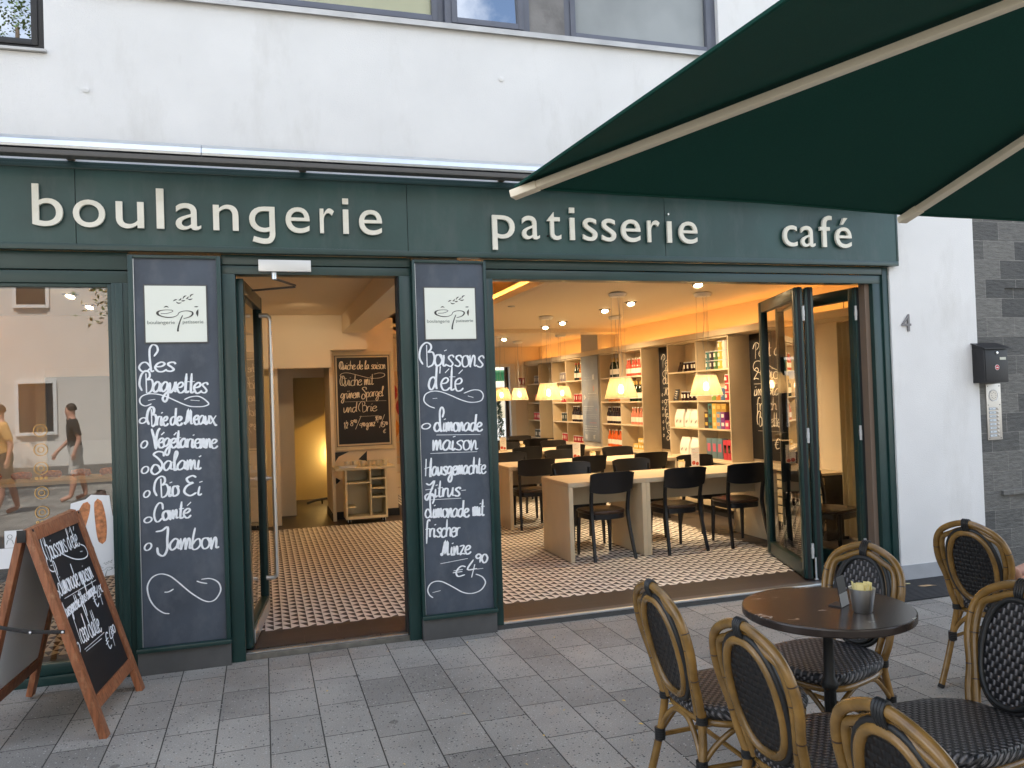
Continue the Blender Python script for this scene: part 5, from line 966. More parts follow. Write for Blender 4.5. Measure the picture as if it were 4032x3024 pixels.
# ================================================================== pendant lamps and ceiling spots
def pendant():
    t = thing('pendant_lamp', 'x', 'lamp', (0,0,0), 'pendant lamps over the café tables')
    m = MB(); m.lathe([(0,CZ-.002),(.075,CZ-.002),(.10,CZ-.012),(.082,CZ-.045),(0,CZ-.05)], (0,0,0), WHT, 28); m.build('ceiling_rose', t)
    for k in range(3):
        a = k*2*PI/3+.3; m = MB(); m.tube([(.07*math.cos(a),.07*math.sin(a),CZ-.04),(.085*math.cos(a),.085*math.sin(a),1.765)], .0016, GREYW, 5); m.build('wire', t)
    m = MB(); m.tube(smooth_pts([(0,0,CZ-.04),(.01,0,2.4),(-.012,.01,2.1),(.03,.0,1.95),(.02,-.02,1.86),(0,0,1.77)], 6), .003, GREYW, 6); m.build('cord', t)
    m = MB(); n = 64; prof = [(.112,1.768),(.114,1.76),(.128,1.715),(.153,1.63),(.178,1.552),(.1785,1.548)]; vs = []
    for r_, z in prof:
        for k in range(n):
            a = 2*PI*k/n; q = r_*(1+.010*math.cos(a*32)-.02*abs(math.sin(2*a))**.5); vs.append(Vector((q*math.cos(a), q*math.sin(a), z)))
    m.add(vs, [(j*n+k, j*n+(k+1) % n, (j+1)*n+(k+1) % n, (j+1)*n+k) for j in range(len(prof)-1) for k in range(n)], SHADE); m.build('shade', t)
    m = MB(); m.tube([(.1135*math.cos(2*PI*k/n)*.98,.1135*math.sin(2*PI*k/n)*.98,1.768) for k in range(n)], .004, WHT, 6, closed=True); m.tube([(.176*math.cos(2*PI*k/n),.176*math.sin(2*PI*k/n),1.549) for k in range(n)], .0035, WHT, 6, closed=True); m.build('shade_rim', t)
    m = MB(); m.lathe([(0,1.60),(.020,1.605),(.030,1.63),(.026,1.66),(.014,1.69),(0,1.69)], (0,0,0), BULB, 16); m.build('bulb', t)
    m = MB(); m.lathe([(0,1.69),(.018,1.69),(.018,1.765),(0,1.765)], (0,0,0), WHT, 12); m.build('socket', t); return t
PL = pendant()
for i, (x, y, lab) in enumerate(((3.59,7.68,'pendant lamp over the front table, further from the shelves'),(4.565,7.62,'pendant lamp over the front table, nearer the shelves'),(3.62,9.99,'pendant lamp over the second table, further from the shelves'),(4.63,10.0,'pendant lamp over the second table, hidden behind a nearer shade'),(3.84,12.92,'pendant lamp in front of the bright back window'),(4.95,12.97,'small looking pendant lamp half behind the second table lamp'),(4.64,14.42,'pendant lamp deepest in the room beside the extinguisher sign'))): place(PL, i > 0, (x, y, 0), .3*i, lab)
def spot():
    t = thing('ceiling_spot', 'x', 'spotlight', (0,0,0), 'swivel spots in the ceiling')
    m = MB(); m.lathe([(.075,.0),(.075,-.004),(.060,-.006),(.056,.0)], (0,0,0), ALUD, 28, None, False); m.build('ring', t)
    M_ = Matrix.Translation((0,0,-.012)) @ Matrix.Rotation(R(24),4,'Y')
    m = MB(); m.lathe([(0,.0),(.055,.0),(.055,-.018),(.050,-.020),(.048,-.010),(0,-.010)], (0,0,-.012), ALUD, 24, Matrix.Rotation(R(24),4,'Y')); m.build('housing', t)
    m = MB(); m.lathe([(0,-.0135),(.040,-.0135),(.040,-.0125),(0,-.0125)], (0,0,-.012), SPOT, 20, Matrix.Rotation(R(24),4,'Y')); m.build('lens', t); return t
SP = spot()
for i, (x, y, z, lab) in enumerate(((4.117,6.95,CZ,'swivel ceiling spot nearest the street opening'),(4.117,8.46,CZ,'second swivel ceiling spot from the street opening'),(4.117,9.2,CZ,'third swivel ceiling spot from the street opening'),(4.147,10.76,CZ,'fourth swivel ceiling spot from the street opening'),(4.13,11.44,CZ,'swivel ceiling spot just before the ceiling beam'),(4.165,13.74,CZ,'swivel ceiling spot beyond the ceiling beam'),(-1.75,6.9,2.75,'ceiling spot nearest the shop window glass'),(-1.75,7.8,2.75,'second ceiling spot behind the shop window glass'),(-1.75,8.7,2.75,'third ceiling spot behind the shop window glass'),(-1.75,9.6,2.75,'ceiling spot deepest behind the shop window glass'))):
    o = place(SP, i > 0, (x, y, z), R(75) if i < 6 else R(60), lab)
SP['label'] = 'swivel ceiling spot nearest the street opening'
for i, (x, y, z) in enumerate(((4.117,6.95,CZ),(4.117,8.46,CZ),(4.117,9.2,CZ),(4.147,10.76,CZ),(4.13,11.44,CZ),(4.165,13.74,CZ),(-1.75,7.8,2.75),(-1.75,9.6,2.75),(.45,9.2,2.75))):
    sp_ = bpy.data.lights.new('spot_light', 'SPOT'); sp_.energy = (45 if y < 7 else 85) if x > 3 else (5 if x < 0 else 11); sp_.color = (1,.73,.43); sp_.spot_size = R(115); sp_.spot_blend = .8; sp_.shadow_soft_size = .05
    so_ = bpy.data.objects.new('spot_light', sp_); COL.objects.link(so_); so_.location = (x+.0, y, z-.06); so_.rotation_euler = (R(52) if 0 < x < 1 else 0, (R(8), -R(30))[i % 2] if x > 3 else 0, 0)
m = MB(); m.lathe([(0,.0),(.045,0),(.040,-.012),(0,-.018)], (2.79,8.86,CZ), GREYW, 20); single('smoke_detector', m, 'small round detector on the ceiling beside the glowing cove', 'detector', org=(2.79,8.86,CZ))

# ================================================================== wall shelves
SX0, SX1 = 5.37, 5.66; ROWS = [.745, 1.11, 1.465, 1.855, 2.245]; TH = .020
def shelf(name, y0, ncol, label):
    w_ = .765; t = thing('wall_shelf', label, 'shelf', ((SX0+SX1)/2, y0+ncol*w_/2, .745), 'birch shelves along the wall')
    y1 = y0+ncol*w_
    for k in range(ncol+1):
        y = y0+k*w_; a = y-TH/2 if 0 < k < ncol else (y if k == 0 else y-TH); m = MB(); m.box(SX0, SX1, a, a+TH, .747, 2.243, BIRCHS, .001); m.build('upright', t)
    m = MB(); m.box(SX1-.012, SX1-.002, y0+.001, y1-.001, .748, 2.242, BIRCHS); m.build('back_board', t, False)
    for z in ROWS:
        for k in range(ncol):
            a = y0+k*w_+TH/2+(TH/2 if k == 0 else 0); b = y0+(k+1)*w_-TH/2-(TH/2 if k == ncol-1 else 0)
            if z in (ROWS[0], ROWS[-1]) and k: continue
            m = MB()
            if z in (ROWS[0], ROWS[-1]): m.box(SX0+.001, SX1-.013, y0+TH+.0002, y1-TH-.0002, z-.0, z+TH, BIRCHS, .001) if ncol == 1 else m.box(SX0-.001, SX1, y0, y1, z-TH if z == ROWS[0] else z, z if z == ROWS[0] else z+TH, BIRCHS, .001)
            else: m.box(SX0+.002, SX1-.013, a+.0005, b-.0005, z-TH/2, z+TH/2, BIRCHS, .001)
            m.build('shelf_board', t)
    return t
YA, YB, YC, YD = 8.43, 10.755, 13.09, 15.38
shelf('a', YA, 2, 'birch wall shelf with tea boxes and coffee bags, nearest the street')
shelf('b', YB, 2, 'birch wall shelf with champagne and lemonade bottles beside the blackboard strip')
shelf('c', YC, 2, 'birch wall shelf with wine bottles and red tins behind the grey poster column')
shelf('d', YD, 1, 'narrow birch wall shelf with cans in the far corner')
m = MB(); m.box(SX0-.03, SX1+.018, 5.7, BY-.003, 2.268, 2.325, BIRCHS, .002); m.box(SX0-.03, SX0-.012, 5.7, BY-.003, 2.3252, 2.345, BIRCHS); single('shelf_cornice', m, 'long pale board running along the top of all wall shelves', 'cornice', smooth=False)
BC = thing('base_bench', 'long birch bench cabinet with slatted vents under the wall shelves', 'cabinet', (5.5, 10.9, .04))
m = MB(); m.box(SX0-.03, SX1+.015, 6.8, BY-.003, .70, .724, BIRCHS, .002); m.build('bench_top', BC)
m = MB(); m.box(SX0+.03, SX1+.01, 6.82, BY-.003, .13, .6995, BLACKP); m.box(SX0+.03, SX1+.01, 6.82, BY-.003, .04, .129, SKB); m.build('carcass', BC, False)
m = MB()
for y0, y1 in ((6.82,8.3),(8.36,9.9),(9.96,11.5),(11.56,12.3),(13.1,14.6),(14.66,16.1)):
    for k in range(6): m.box(SX0-.002, SX0+.029, y0, y1, .145+k*.092, .145+k*.092+.074, BIRCHS, .002)
m.build('vent_slats', BC)
# blackboards between the shelves
def strip_board(y0, y1, x, label):
    m = MB(); m.box(x, RX-.001, y0, y1, .76, 2.262, BBLACK); o = single('blackboard_strip', m, label, 'blackboard', 'blackboard strips between the shelves', smooth=False); ORG[o] = o.location
    return o
def facing(x, y0): return lambda u, z, l: (x-l, y0-u, z)      # board looking towards -X, read from far (left) to near (right)
b1 = strip_board(7.25, 8.415, 5.655, 'blackboard strip with egg breakfast offer beside the folded doors')
m = MB(); fp = facing(5.655, 8.415)
for t in (('Petit déjeuner',.06,1.10,1.98,1.98,.085),('2 Bio Eier',.07,1.0,1.72,1.70,.085),('im Glas und',.07,1.0,1.52,1.52,.075),('frisch geröstet',.10,1.1,1.35,1.35,.075),('Baguette -',.10,.62,1.16,1.16,.085),('€ 4',.42,.65,.90,.90,.07)): write(m, *t, fp, CHALKW, .012)
for c in (((.28,1.78),(.16,1.80),(.07,1.85),(.10,1.92),(.2,1.93),(.35,1.88),(.5,1.82),(.65,1.80),(.8,1.84)),((.07,1.66),(.8,1.66)),((.12,1.10),(.6,1.10))): stroke(m, c, fp, CHALKW, .010)
m.build('chalk_lettering', b1, False)
b2 = strip_board(9.975, 10.74, 5.655, 'blackboard strip with breakfast list between tea shelf and bottle shelf')
m = MB(); fp = facing(5.655, 10.74)
for t in (('Petit déj',.06,.70,1.98,1.98,.085),('Lyon /',.10,.55,1.72,1.72,.085),('Marseille',.12,.72,1.55,1.55,.06),('croissant',.12,.72,1.44,1.44,.05),('2 dl Bio',.12,.7,1.34,1.34,.055),('le Yoghurt',.12,.72,1.24,1.24,.05),('Coupe B',.14,.7,1.14,1.14,.05),('Bio Ei',.16,.55,1.04,1.04,.06),('Salami',.16,.6,.92,.92,.06)): write(m, *t, fp, CHALKW, .010)
for c in (((.20,1.80),(.12,1.83),(.10,1.88),(.18,1.92),(.3,1.90),(.5,1.83)),((.10,1.66),(.6,1.66))): stroke(m, c, fp, CHALKW, .009)
for k in range(7): oval(m, .07, 1.56-k*.10, .02, .025, fp, .008, CHALKW)
m.build('chalk_lettering', b2, False)
b3 = strip_board(14.63, 15.37, 5.655, 'narrow blackboard strip in the gap before the far corner shelf')
m = MB(); fp = facing(5.655, 15.37)
for k, tx in enumerate(('Tartes','du jour','au citron','pommes','fraises','noix','cassis')): write(m, tx, .08, .62, 1.95-k*.16, 1.95-k*.16, .07, fp, CHALKW, .010)
m.build('chalk_lettering', b3, False)
# poster on the column
m = MB(); m.box(5.352, 5.364, 12.335, 13.055, .80, 2.262, mat('poster_blue_grey', (.24,.26,.28), .35, var=.15, vs_=4)); po2 = single('shop_poster', m, 'tall grey-blue printed poster on the column between two shelves', 'poster', smooth=False); ORG[po2] = po2.location
m = MB(); fp = facing(5.352, 13.055); PINK = mat('print_pink', (.65,.22,.16), .6); LG = mat('print_light', (.62,.62,.60), .6)
for z, u0, u1, w_ in [(1.62,.28,.62,.022),(1.57,.25,.66,.008),(1.54,.25,.66,.008),(1.51,.25,.66,.008),(1.40,.06,.5,.022),(1.36,.06,.45,.008),(1.33,.06,.4,.008),(1.26,.10,.66,.008),(1.23,.10,.6,.008),(1.20,.10,.62,.008),(1.06,.08,.62,.026),(1.02,.06,.64,.026),(.98,.06,.6,.022),(1.90,.1,.5,.006),(1.85,.1,.5,.006)]:
    u = u0
    while u < u1-.02:
        l = random.uniform(.03,.09); stroke(m, [(u, z), (min(u+l, u1), z)], fp, LG, w_); u += l+.012
for u, z in ((.12,1.56),(.14,.88),(.48,.88),(.52,1.9)):
    for k in range(5): stroke(m, [(u+random.uniform(-.05,.05), z+random.uniform(-.05,.05)) for q in range(5)], fp, LG, .010)
stroke(m, [(.5,1.75),(.53,1.70),(.51,1.66)], fp, PINK, .02); stroke(m, [(.60,1.36),(.61,1.33)], fp, PINK, .03); stroke(m, [(.3,1.12),(.6,1.12)], fp, PINK, .018); m.build('poster_print', po2, False)
m = MB(); m.box(5.20, 5.337, BY-.006, BY-.0005, 1.86, 2.005, mat('sign_red', (.34,.03,.04), .5)); o = single('extinguisher_sign', m, 'square red fire extinguisher sign on the far back wall', 'sign', smooth=False); ORG[o] = o.location
m = MB(); q = BY-.0065; m.box(5.218,5.252,q-.001,q,1.878,1.945,PAPER); m.box(5.226,5.244,q-.001,q,1.948,1.965,PAPER); m.box(5.222,5.262,q-.001,q,1.966,1.974,PAPER); m.poly([(5.285,q,1.88),(5.315,q,1.88),(5.322,q,1.93),(5.305,q,1.985),(5.29,q,1.94)],(0,.0008,0),PAPER); m.build('pictogram', o, False)

# goods on the shelves ---------------------------------------------------------
def colr(n, c, r_=.4): return mat('goods_'+n, c, r_)
LBL = colr('label', (.80,.76,.66), .6); GOLDF = colr('gold_foil', (.62,.42,.12), .35); CAPW = colr('cap_white', (.82,.80,.76)); SILV = colr('silver', (.6,.6,.6), .3)
def bottle(name, label, group, body, cap, champ=False, h=.29):
    t = thing(name, label, 'bottle', (0,0,0), group); m = MB(); r_ = .036 if not champ else .043
    m.lathe([(0,0),(r_,.0),(r_+.001,.01),(r_+.001,h*.52),(r_*.95,h*.60),(r_*.55,h*.72),(.0145,h*.82),(.0135,h*.94),(0,h*.94)], (0,0,0), body, 16); m.build('glass', t)
    m = MB(); m.lathe([(.0150,h*(.74 if champ else .92)),(.0155,h*.99),(.012,h),(0,h)], (0,0,0), cap, 12); m.build('cap', t)
    m = MB(); m.lathe([(r_+.0018,h*.15),(r_+.0018,h*.42)], (0,0,0), LBL, 16, None, False); m.build('label', t); return t
def can(name, label, group, body, h=.115, r_=.034, cat='tin'):
    t = thing(name, label, cat, (0,0,0), group); m = MB(); m.lathe([(0,0),(r_*.95,0),(r_,.006),(r_,h-.012),(0,h-.012)], (0,0,0), body, 16); m.build('tin', t)
    m = MB(); m.lathe([(r_*1.02,h-.0118),(r_*1.02,h),(0,h)], (0,0,0), SILV, 16); m.build('lid', t)
    m = MB(); m.box(-r_-.0012, -r_*.93, -r_*.4, r_*.4, h*.3, h*.7, LBL); m.build('label', t); return t
def carton(name, label, group, body, w_=.08, d=.065, h=.105, mark=None):
    t = thing(name, label, 'box', (0,0,0), group); m = MB(); m.box(-d/2, d/2, -w_/2, w_/2, 0, h, body, .002); m.build('carton', t)
    m = MB(); m.box(-d/2-.0012, -d/2-.0001, -w_*.3, w_*.3, h*.35, h*.75, mark or LBL); m.build('print', t); return t
def bag(name, label, group):
    t = thing(name, label, 'bag', (0,0,0), group); m = MB(); BAG = colr('bag', (.80,.78,.72), .55)
    vs = []
    for z, a, b in ((0,.036,.058),(.02,.042,.062),(.12,.038,.060),(.19,.018,.058),(.215,.006,.056),(.24,.005,.056)):
        vs += [Vector((-a,-b,z)),Vector((a,-b,z)),Vector((a,b,z)),Vector((-a,b,z))]
    m.add(vs, [(j*4+k, j*4+(k+1) % 4, (j+1)*4+(k+1) % 4, (j+1)*4+k) for j in range(5) for k in range(4)]+[(3,2,1,0),(20,21,22,23)], BAG); m.build('pouch', t, False)
    m = MB(); fp_ = lambda u, z, l: (-.0425-l, -u, z); stroke(m, [(-.02,.05),(-.01,.09),(.0,.06),(.015,.10),(.02,.075)], fp_, INK, .006); stroke(m, [(-.02,.125),(.01,.125)], fp_, GREYINK, .003); m.build('print', t, False); return t
def run(proto, y0, dy, n, z, label=None, group=None, x=5.45, used=False, jx=.01, rz=0):
    for i in range(n):
        o = proto if (i == 0 and not used) else copy_tree(proto)
        o.location = (x+random.uniform(-jx, jx), y0+dy*i+random.uniform(-.004,.004), z); o.rotation_euler = (0,0,rz+random.uniform(-.15,.15))
        if label: o['label'] = label
        if group: o['group'] = group
    return proto
Z = [r_+.0105 for r_ in ROWS]; Z[0] = .7455; W7 = .765
a2, a1 = YA+.02, YA+W7+.02     # near column, far column of the tea shelf
PINKL = colr('lemonade_pink', (.62,.10,.06), .15); ROSE = colr('lemonade_rose', (.60,.22,.14), .15); ORNG = colr('lemonade_orange', (.62,.12,.02), .15); DKB = colr('dark_bottle', (.016,.006,.008), .12); DGR = colr('dark_green_bottle', (.012,.025,.010), .12); RSP = colr('red_tin', (.45,.02,.03)); DKT = colr('dark_tin', (.02,.035,.03)); SVT = colr('silver_tin', (.20,.18,.20), .3)
b2y, b1y = YB+.02, YB+W7+.02; c2y, c1y = YC+.02, YC+W7+.02
run(bottle('lemonade_bottle', 'pink lemonade bottle with cream label on the top row of the bottle shelf', 'pink lemonade bottles', PINKL, CAPW, h=.27), b2y+.08, .085, 7, Z[3])
run(bottle('champagne_bottle', 'dark champagne bottle with gold neck on the top row of the bottle shelf', 'champagne bottles on the top row', DGR, GOLDF, True, .31), b1y+.12, .10, 4, Z[3])
run(bottle('champagne_bottle', 'dark green champagne bottle with gold neck behind the big pendant lamp', 'champagne bottles behind the lamp', DGR, GOLDF, True, .31), b2y+.10, .10, 5, Z[2])
run(bottle('lemonade_bottle', 'amber lemonade bottle half hidden by the big lamp', 'amber bottles behind the lamp', colr('amber', (.45,.16,.03), .15), CAPW, h=.28), b1y+.12, .10, 5, Z[2])
run(bottle('lemonade_bottle', 'rose lemonade bottle with cream label, under the champagne row', 'rose lemonade bottles', ROSE, CAPW, h=.27), b2y+.10, .095, 5, Z[1])
run(bottle('wine_bottle', 'dark wine bottle with pale label on the bottle shelf, above the orange ones', 'dark bottles above the orange ones', DKB, SILV, h=.28), b1y+.10, .088, 7, Z[1])
run(bottle('lemonade_bottle', 'orange lemonade bottle on the lowest row of the bottle shelf', 'orange lemonade bottles', ORNG, CAPW, h=.28), b1y+.12, .095, 6, Z[0])
TUB = carton('spread_tub', 'yellow spread tub in the lower tier on the lowest row of the bottle shelf', 'yellow tubs, lower tier', colr('tub_yellow', (.72,.48,.10)), .075, .075, .085)
run(TUB, b2y+.06, .083, 5, Z[0])
run(TUB, b2y+.07, .083, 3, Z[0]+.086, 'yellow spread tub stacked on top of the lower tubs', 'yellow tubs, upper tier', used=True)
run(bottle('wine_bottle', 'wine bottle with pale label on the top row beside the poster', 'wine bottles by the poster', DGR, RSP, h=.31), c2y+.30, .11, 2, Z[3])
run(bottle('wine_bottle', 'amber wine bottle on the top row beside the poster', 'amber wine bottles by the poster', colr('amber', (.45,.16,.03), .15), CAPW, h=.31), c2y+.08, .10, 2, Z[3])
run(can('food_tin', 'red tin on the upper middle row behind the poster column', 'red tins, upper middle row', RSP, .15), c2y+.08, .095, 5, Z[2])
run(bottle('syrup_bottle', 'dark syrup bottle with pale label beside the poster, middle row', 'dark syrup bottles by the poster', DKB, CAPW, h=.29), c2y+.08, .10, 6, Z[1])
run(can('food_tin', 'short red tin on the lowest row beside the poster', 'short red tins, lowest row', RSP, .12, .04), c2y+.07, .095, 6, Z[0])
run(can('food_tin', 'silver tin on the top row of the shelf behind the poster', 'silver tins, top row', SVT, .17), c1y+.10, .10, 4, Z[3])
run(can('food_tin', 'red tin behind the second table lamps', 'red tins behind the lamps', RSP, .12), c1y+.08, .095, 4, Z[2])
run(can('food_tin', 'dark green tin on the shelf behind the poster, middle row', 'dark green tins, middle row', DKT, .16), c1y+.08, .095, 4, Z[1])
run(can('food_tin', 'tall red tin on the lowest row of the shelf behind the poster', 'tall red tins, lowest row', RSP, .15), c1y+.08, .10, 4, Z[0])
run(can('food_tin', 'red tin on the top row of the far corner shelf', 'red tins, corner top row', RSP, .14), YD+.08, .10, 4, Z[3]-.35+.0)
run(can('food_tin', 'silver tin in the far corner shelf', 'silver tins, corner shelf', SVT, .17), YD+.10, .10, 4, Z[2]-.005+.39)
run(can('food_tin', 'bright red tin on the lower row of the far corner shelf', 'red tins, corner lower row', RSP, .15), YD+.08, .10, 5, Z[1])
run(can('food_tin', 'dark tin with white mark on the lowest row of the corner shelf', 'dark tins, corner shelf', DKT, .18, .045), YD+.10, .115, 4, Z[0])
# tea shelf, near column
cols = (('teal', (.05,.20,.20)), ('dark', (.03,.02,.03)), ('green', (.06,.16,.05)), ('yellow', (.62,.46,.08)), ('white', (.7,.68,.62)))
for k, (nm, c) in enumerate(cols):
    y = a2+.54-k*.098; pr = can('tea_tin', nm+' tea tin in the bottom tier of the top row of the tea shelf', 'tea tins, bottom tier', colr('tea_'+nm, c), .115, .043); pr.location = (5.44, y, Z[3])
    o = copy_tree(pr); o.location = (5.44, y-.003, Z[3]+.1155); o['label'] = nm+' tea tin stacked on the second tier of the tea shelf top row'; o['group'] = 'tea tins, second tier'
    if k >= 3: o = copy_tree(pr); o.location = (5.44, y-.006, Z[3]+.231); o['label'] = nm+' tea tin topmost of its stack on the tea shelf'; o['group'] = 'tea tins, top of stack'
RT = can('tea_tin', 'red tea tin with cream label, lowest of its stack by the near lamp', 'red tea tins', colr('tea_red', (.50,.03,.05)), .105, .05); RT.location = (5.44, a2+.10, Z[2])
for k in (1, 2): o = copy_tree(RT); o.location = (5.44, a2+.10, Z[2]+.1055*k); o['label'] = 'red tea tin with cream label, '+('middle' if k == 1 else 'topmost')+' of its stack by the near lamp'
for k, (nm, c) in enumerate((('blue', (.08,.18,.32)), ('orange', (.62,.25,.06)), ('lime', (.25,.42,.10)))):
    o = can('tea_tin', nm+' tea tin beside the red tin stack, behind the near lamp', 'tea tins behind the near lamp', colr('tea_'+nm, c), .16, .045); o.location = (5.44, a2+.21+k*.105, Z[2])
stk = (('brown', (.05,.03,.03), (.72,.5,.1), 2), ('teal', (.04,.17,.17), (.05,.03,.02), 3), ('amber', (.72,.42,.07), (.8,.6,.3), 3), ('blue', (.16,.30,.45), (.75,.35,.1), 2), ('purple', (.20,.04,.24), (.8,.75,.7), 2), ('magenta', (.52,.04,.14), (.8,.7,.6), 1))
for k, (nm, c, mk, n) in enumerate(stk):
    pr = carton('tea_box', 'x', 'tea boxes on the middle row', colr('teabox_'+nm, c), .092, .07, .105, colr('teaprint_'+nm, mk))
    for j in range(n):
        o = pr if j == 0 else copy_tree(pr); o.location = (5.43, a2+.58-k*.0945, Z[1]+j*.1055); o['label'] = nm+' tea box, '+('alone at the end of the row' if n == 1 else ('bottom', 'second from the bottom', 'topmost')[j]+' of its stack')+' on the tea shelf'
GB = carton('tea_box', 'gold tea box lying on the stacks of the tea shelf beside the amber stack', 'gold tea boxes', colr('teabox_gold', (.42,.25,.05)), .11, .07, .10, GOLDF); GB.location = (5.43, a2+.58-3.1*.0945, Z[1]+.2115)
o = copy_tree(GB); o.location = (5.43, a2+.58-4.3*.0945, Z[1]+.2115); o['label'] = 'gold tea box over the purple stack on the tea shelf'
for k in range(3):
    o = carton('gift_box', ('first','second','third')[k]+' slate blue gift box from the coffee bags, lowest row of the tea shelf', 'blue gift boxes', colr('gift_blue', (.12,.20,.24)), .115, .09, .25, colr('gift_mark', (.55,.12,.18))) if k == 0 else copy_tree(GX)
    if k == 0: GX = o
    o.location = (5.44, a2+.54-k*.125, Z[0]); o['label'] = ('first','second','third')[k]+' slate blue gift box from the coffee bags, lowest row of the tea shelf'
for k in range(2):
    o = carton('gift_box', 'x', 'red gift boxes', colr('gift_red', (.55,.05,.07)), .085, .08, .24, DKB) if k == 0 else copy_tree(GX2)
    if k == 0: GX2 = o
    o.location = (5.42, a2+.145-k*.09, Z[0]); o['label'] = 'red gift box with dark window, '+('beside the blue ones' if k == 0 else 'at the shelf end')+', lowest row'
# tea shelf, far column
BG = bag('coffee_bag', 'white coffee bag with black script on the middle row of the tea shelf', 'white coffee bags, middle row')
run(BG, a1+.09, .13, 5, Z[1]); run(BG, a1+.09, .14, 4, Z[0], 'white coffee bag with black script on the lowest row of the tea shelf', 'white coffee bags, lowest row', used=True)
JR = can('jam_jar', 'dark jam jar with white lid on the top row of the tea shelf', 'dark jam jars, top row', colr('jam', (.025,.008,.01), .2), .125, .042, 'jar')
run(JR, a1+.07, .095, 4, Z[3]); run(JR, a1+.07, .095, 5, Z[2], 'dark jam jar with white lid beside the little price board', 'dark jam jars by the price board', used=True)
m = MB(); m.box(-.004,.004,-.06,.06,0,.16,BBLACK,.001,Matrix.Translation((5.40,a1+.60,Z[2])) @ Matrix.Rotation(R(14),4,'Y')); o = single('price_board', m, 'small black price board leaning beside the jam jars', 'price board', smooth=False); ORG[o] = o.location
m = MB()
for k in range(4): stroke(m, [(-.035,.13-k*.03),(-.01,.135-k*.03),(.0,.125-k*.03),(.035,.13-k*.03)], lambda u, z, l: (5.396+z*.25-l-.0055, a1+.60-u, Z[2]+z*.97), CHALKW, .008)
m.build('chalk_lettering', o, False)
m = MB(); m.box(-.005,.005,-.05,.05,0,.14,DKB,.001,Matrix.Translation((5.42,a1+.50,Z[3])) @ Matrix.Rotation(R(18),4,'Y')); single('picture_frame', m, 'small dark frame leaning beside the jars on the top row', 'frame', smooth=False)

# ================================================================== long tables
def table(x0, x1, y0, label):
    y1 = y0+.75; t = thing('slab_table', label, 'table', ((x0+x1)/2, (y0+y1)/2, .04), 'pale slab tables'); h = .78; k = .043
    m = MB(); m.box(x0, x1, y0, y1, h-k, h, BIRCH, .0025); m.build('tabletop', t)
    for a in (x0, x1-k):
        m = MB(); m.box(a, a+k, y0+.001, y1-.001, .041, h-k-.0005, BIRCHS, .0025); m.build('side_panel', t)
    m = MB(); m.box(x0+k+.0005, x1-k-.0005, y0+.33, y0+.352, h-k-.21, h-k-.0008, BIRCHS, .001); m.build('apron', t); return t
for (y, xs, lab) in ((7.0, (2.70,3.497,4.97), 'front'), (9.02, (2.74,3.515,4.97), 'second'), (11.35, (2.74,3.515,4.97), 'third'), (13.45, (2.74,3.515,4.97), 'hindmost')):
    for a, b, e in zip(xs, xs[1:], ('short', 'long')): table(a+.0005, b-.0005, y, '%s pale slab table of the %s row from the street' % (e, lab))
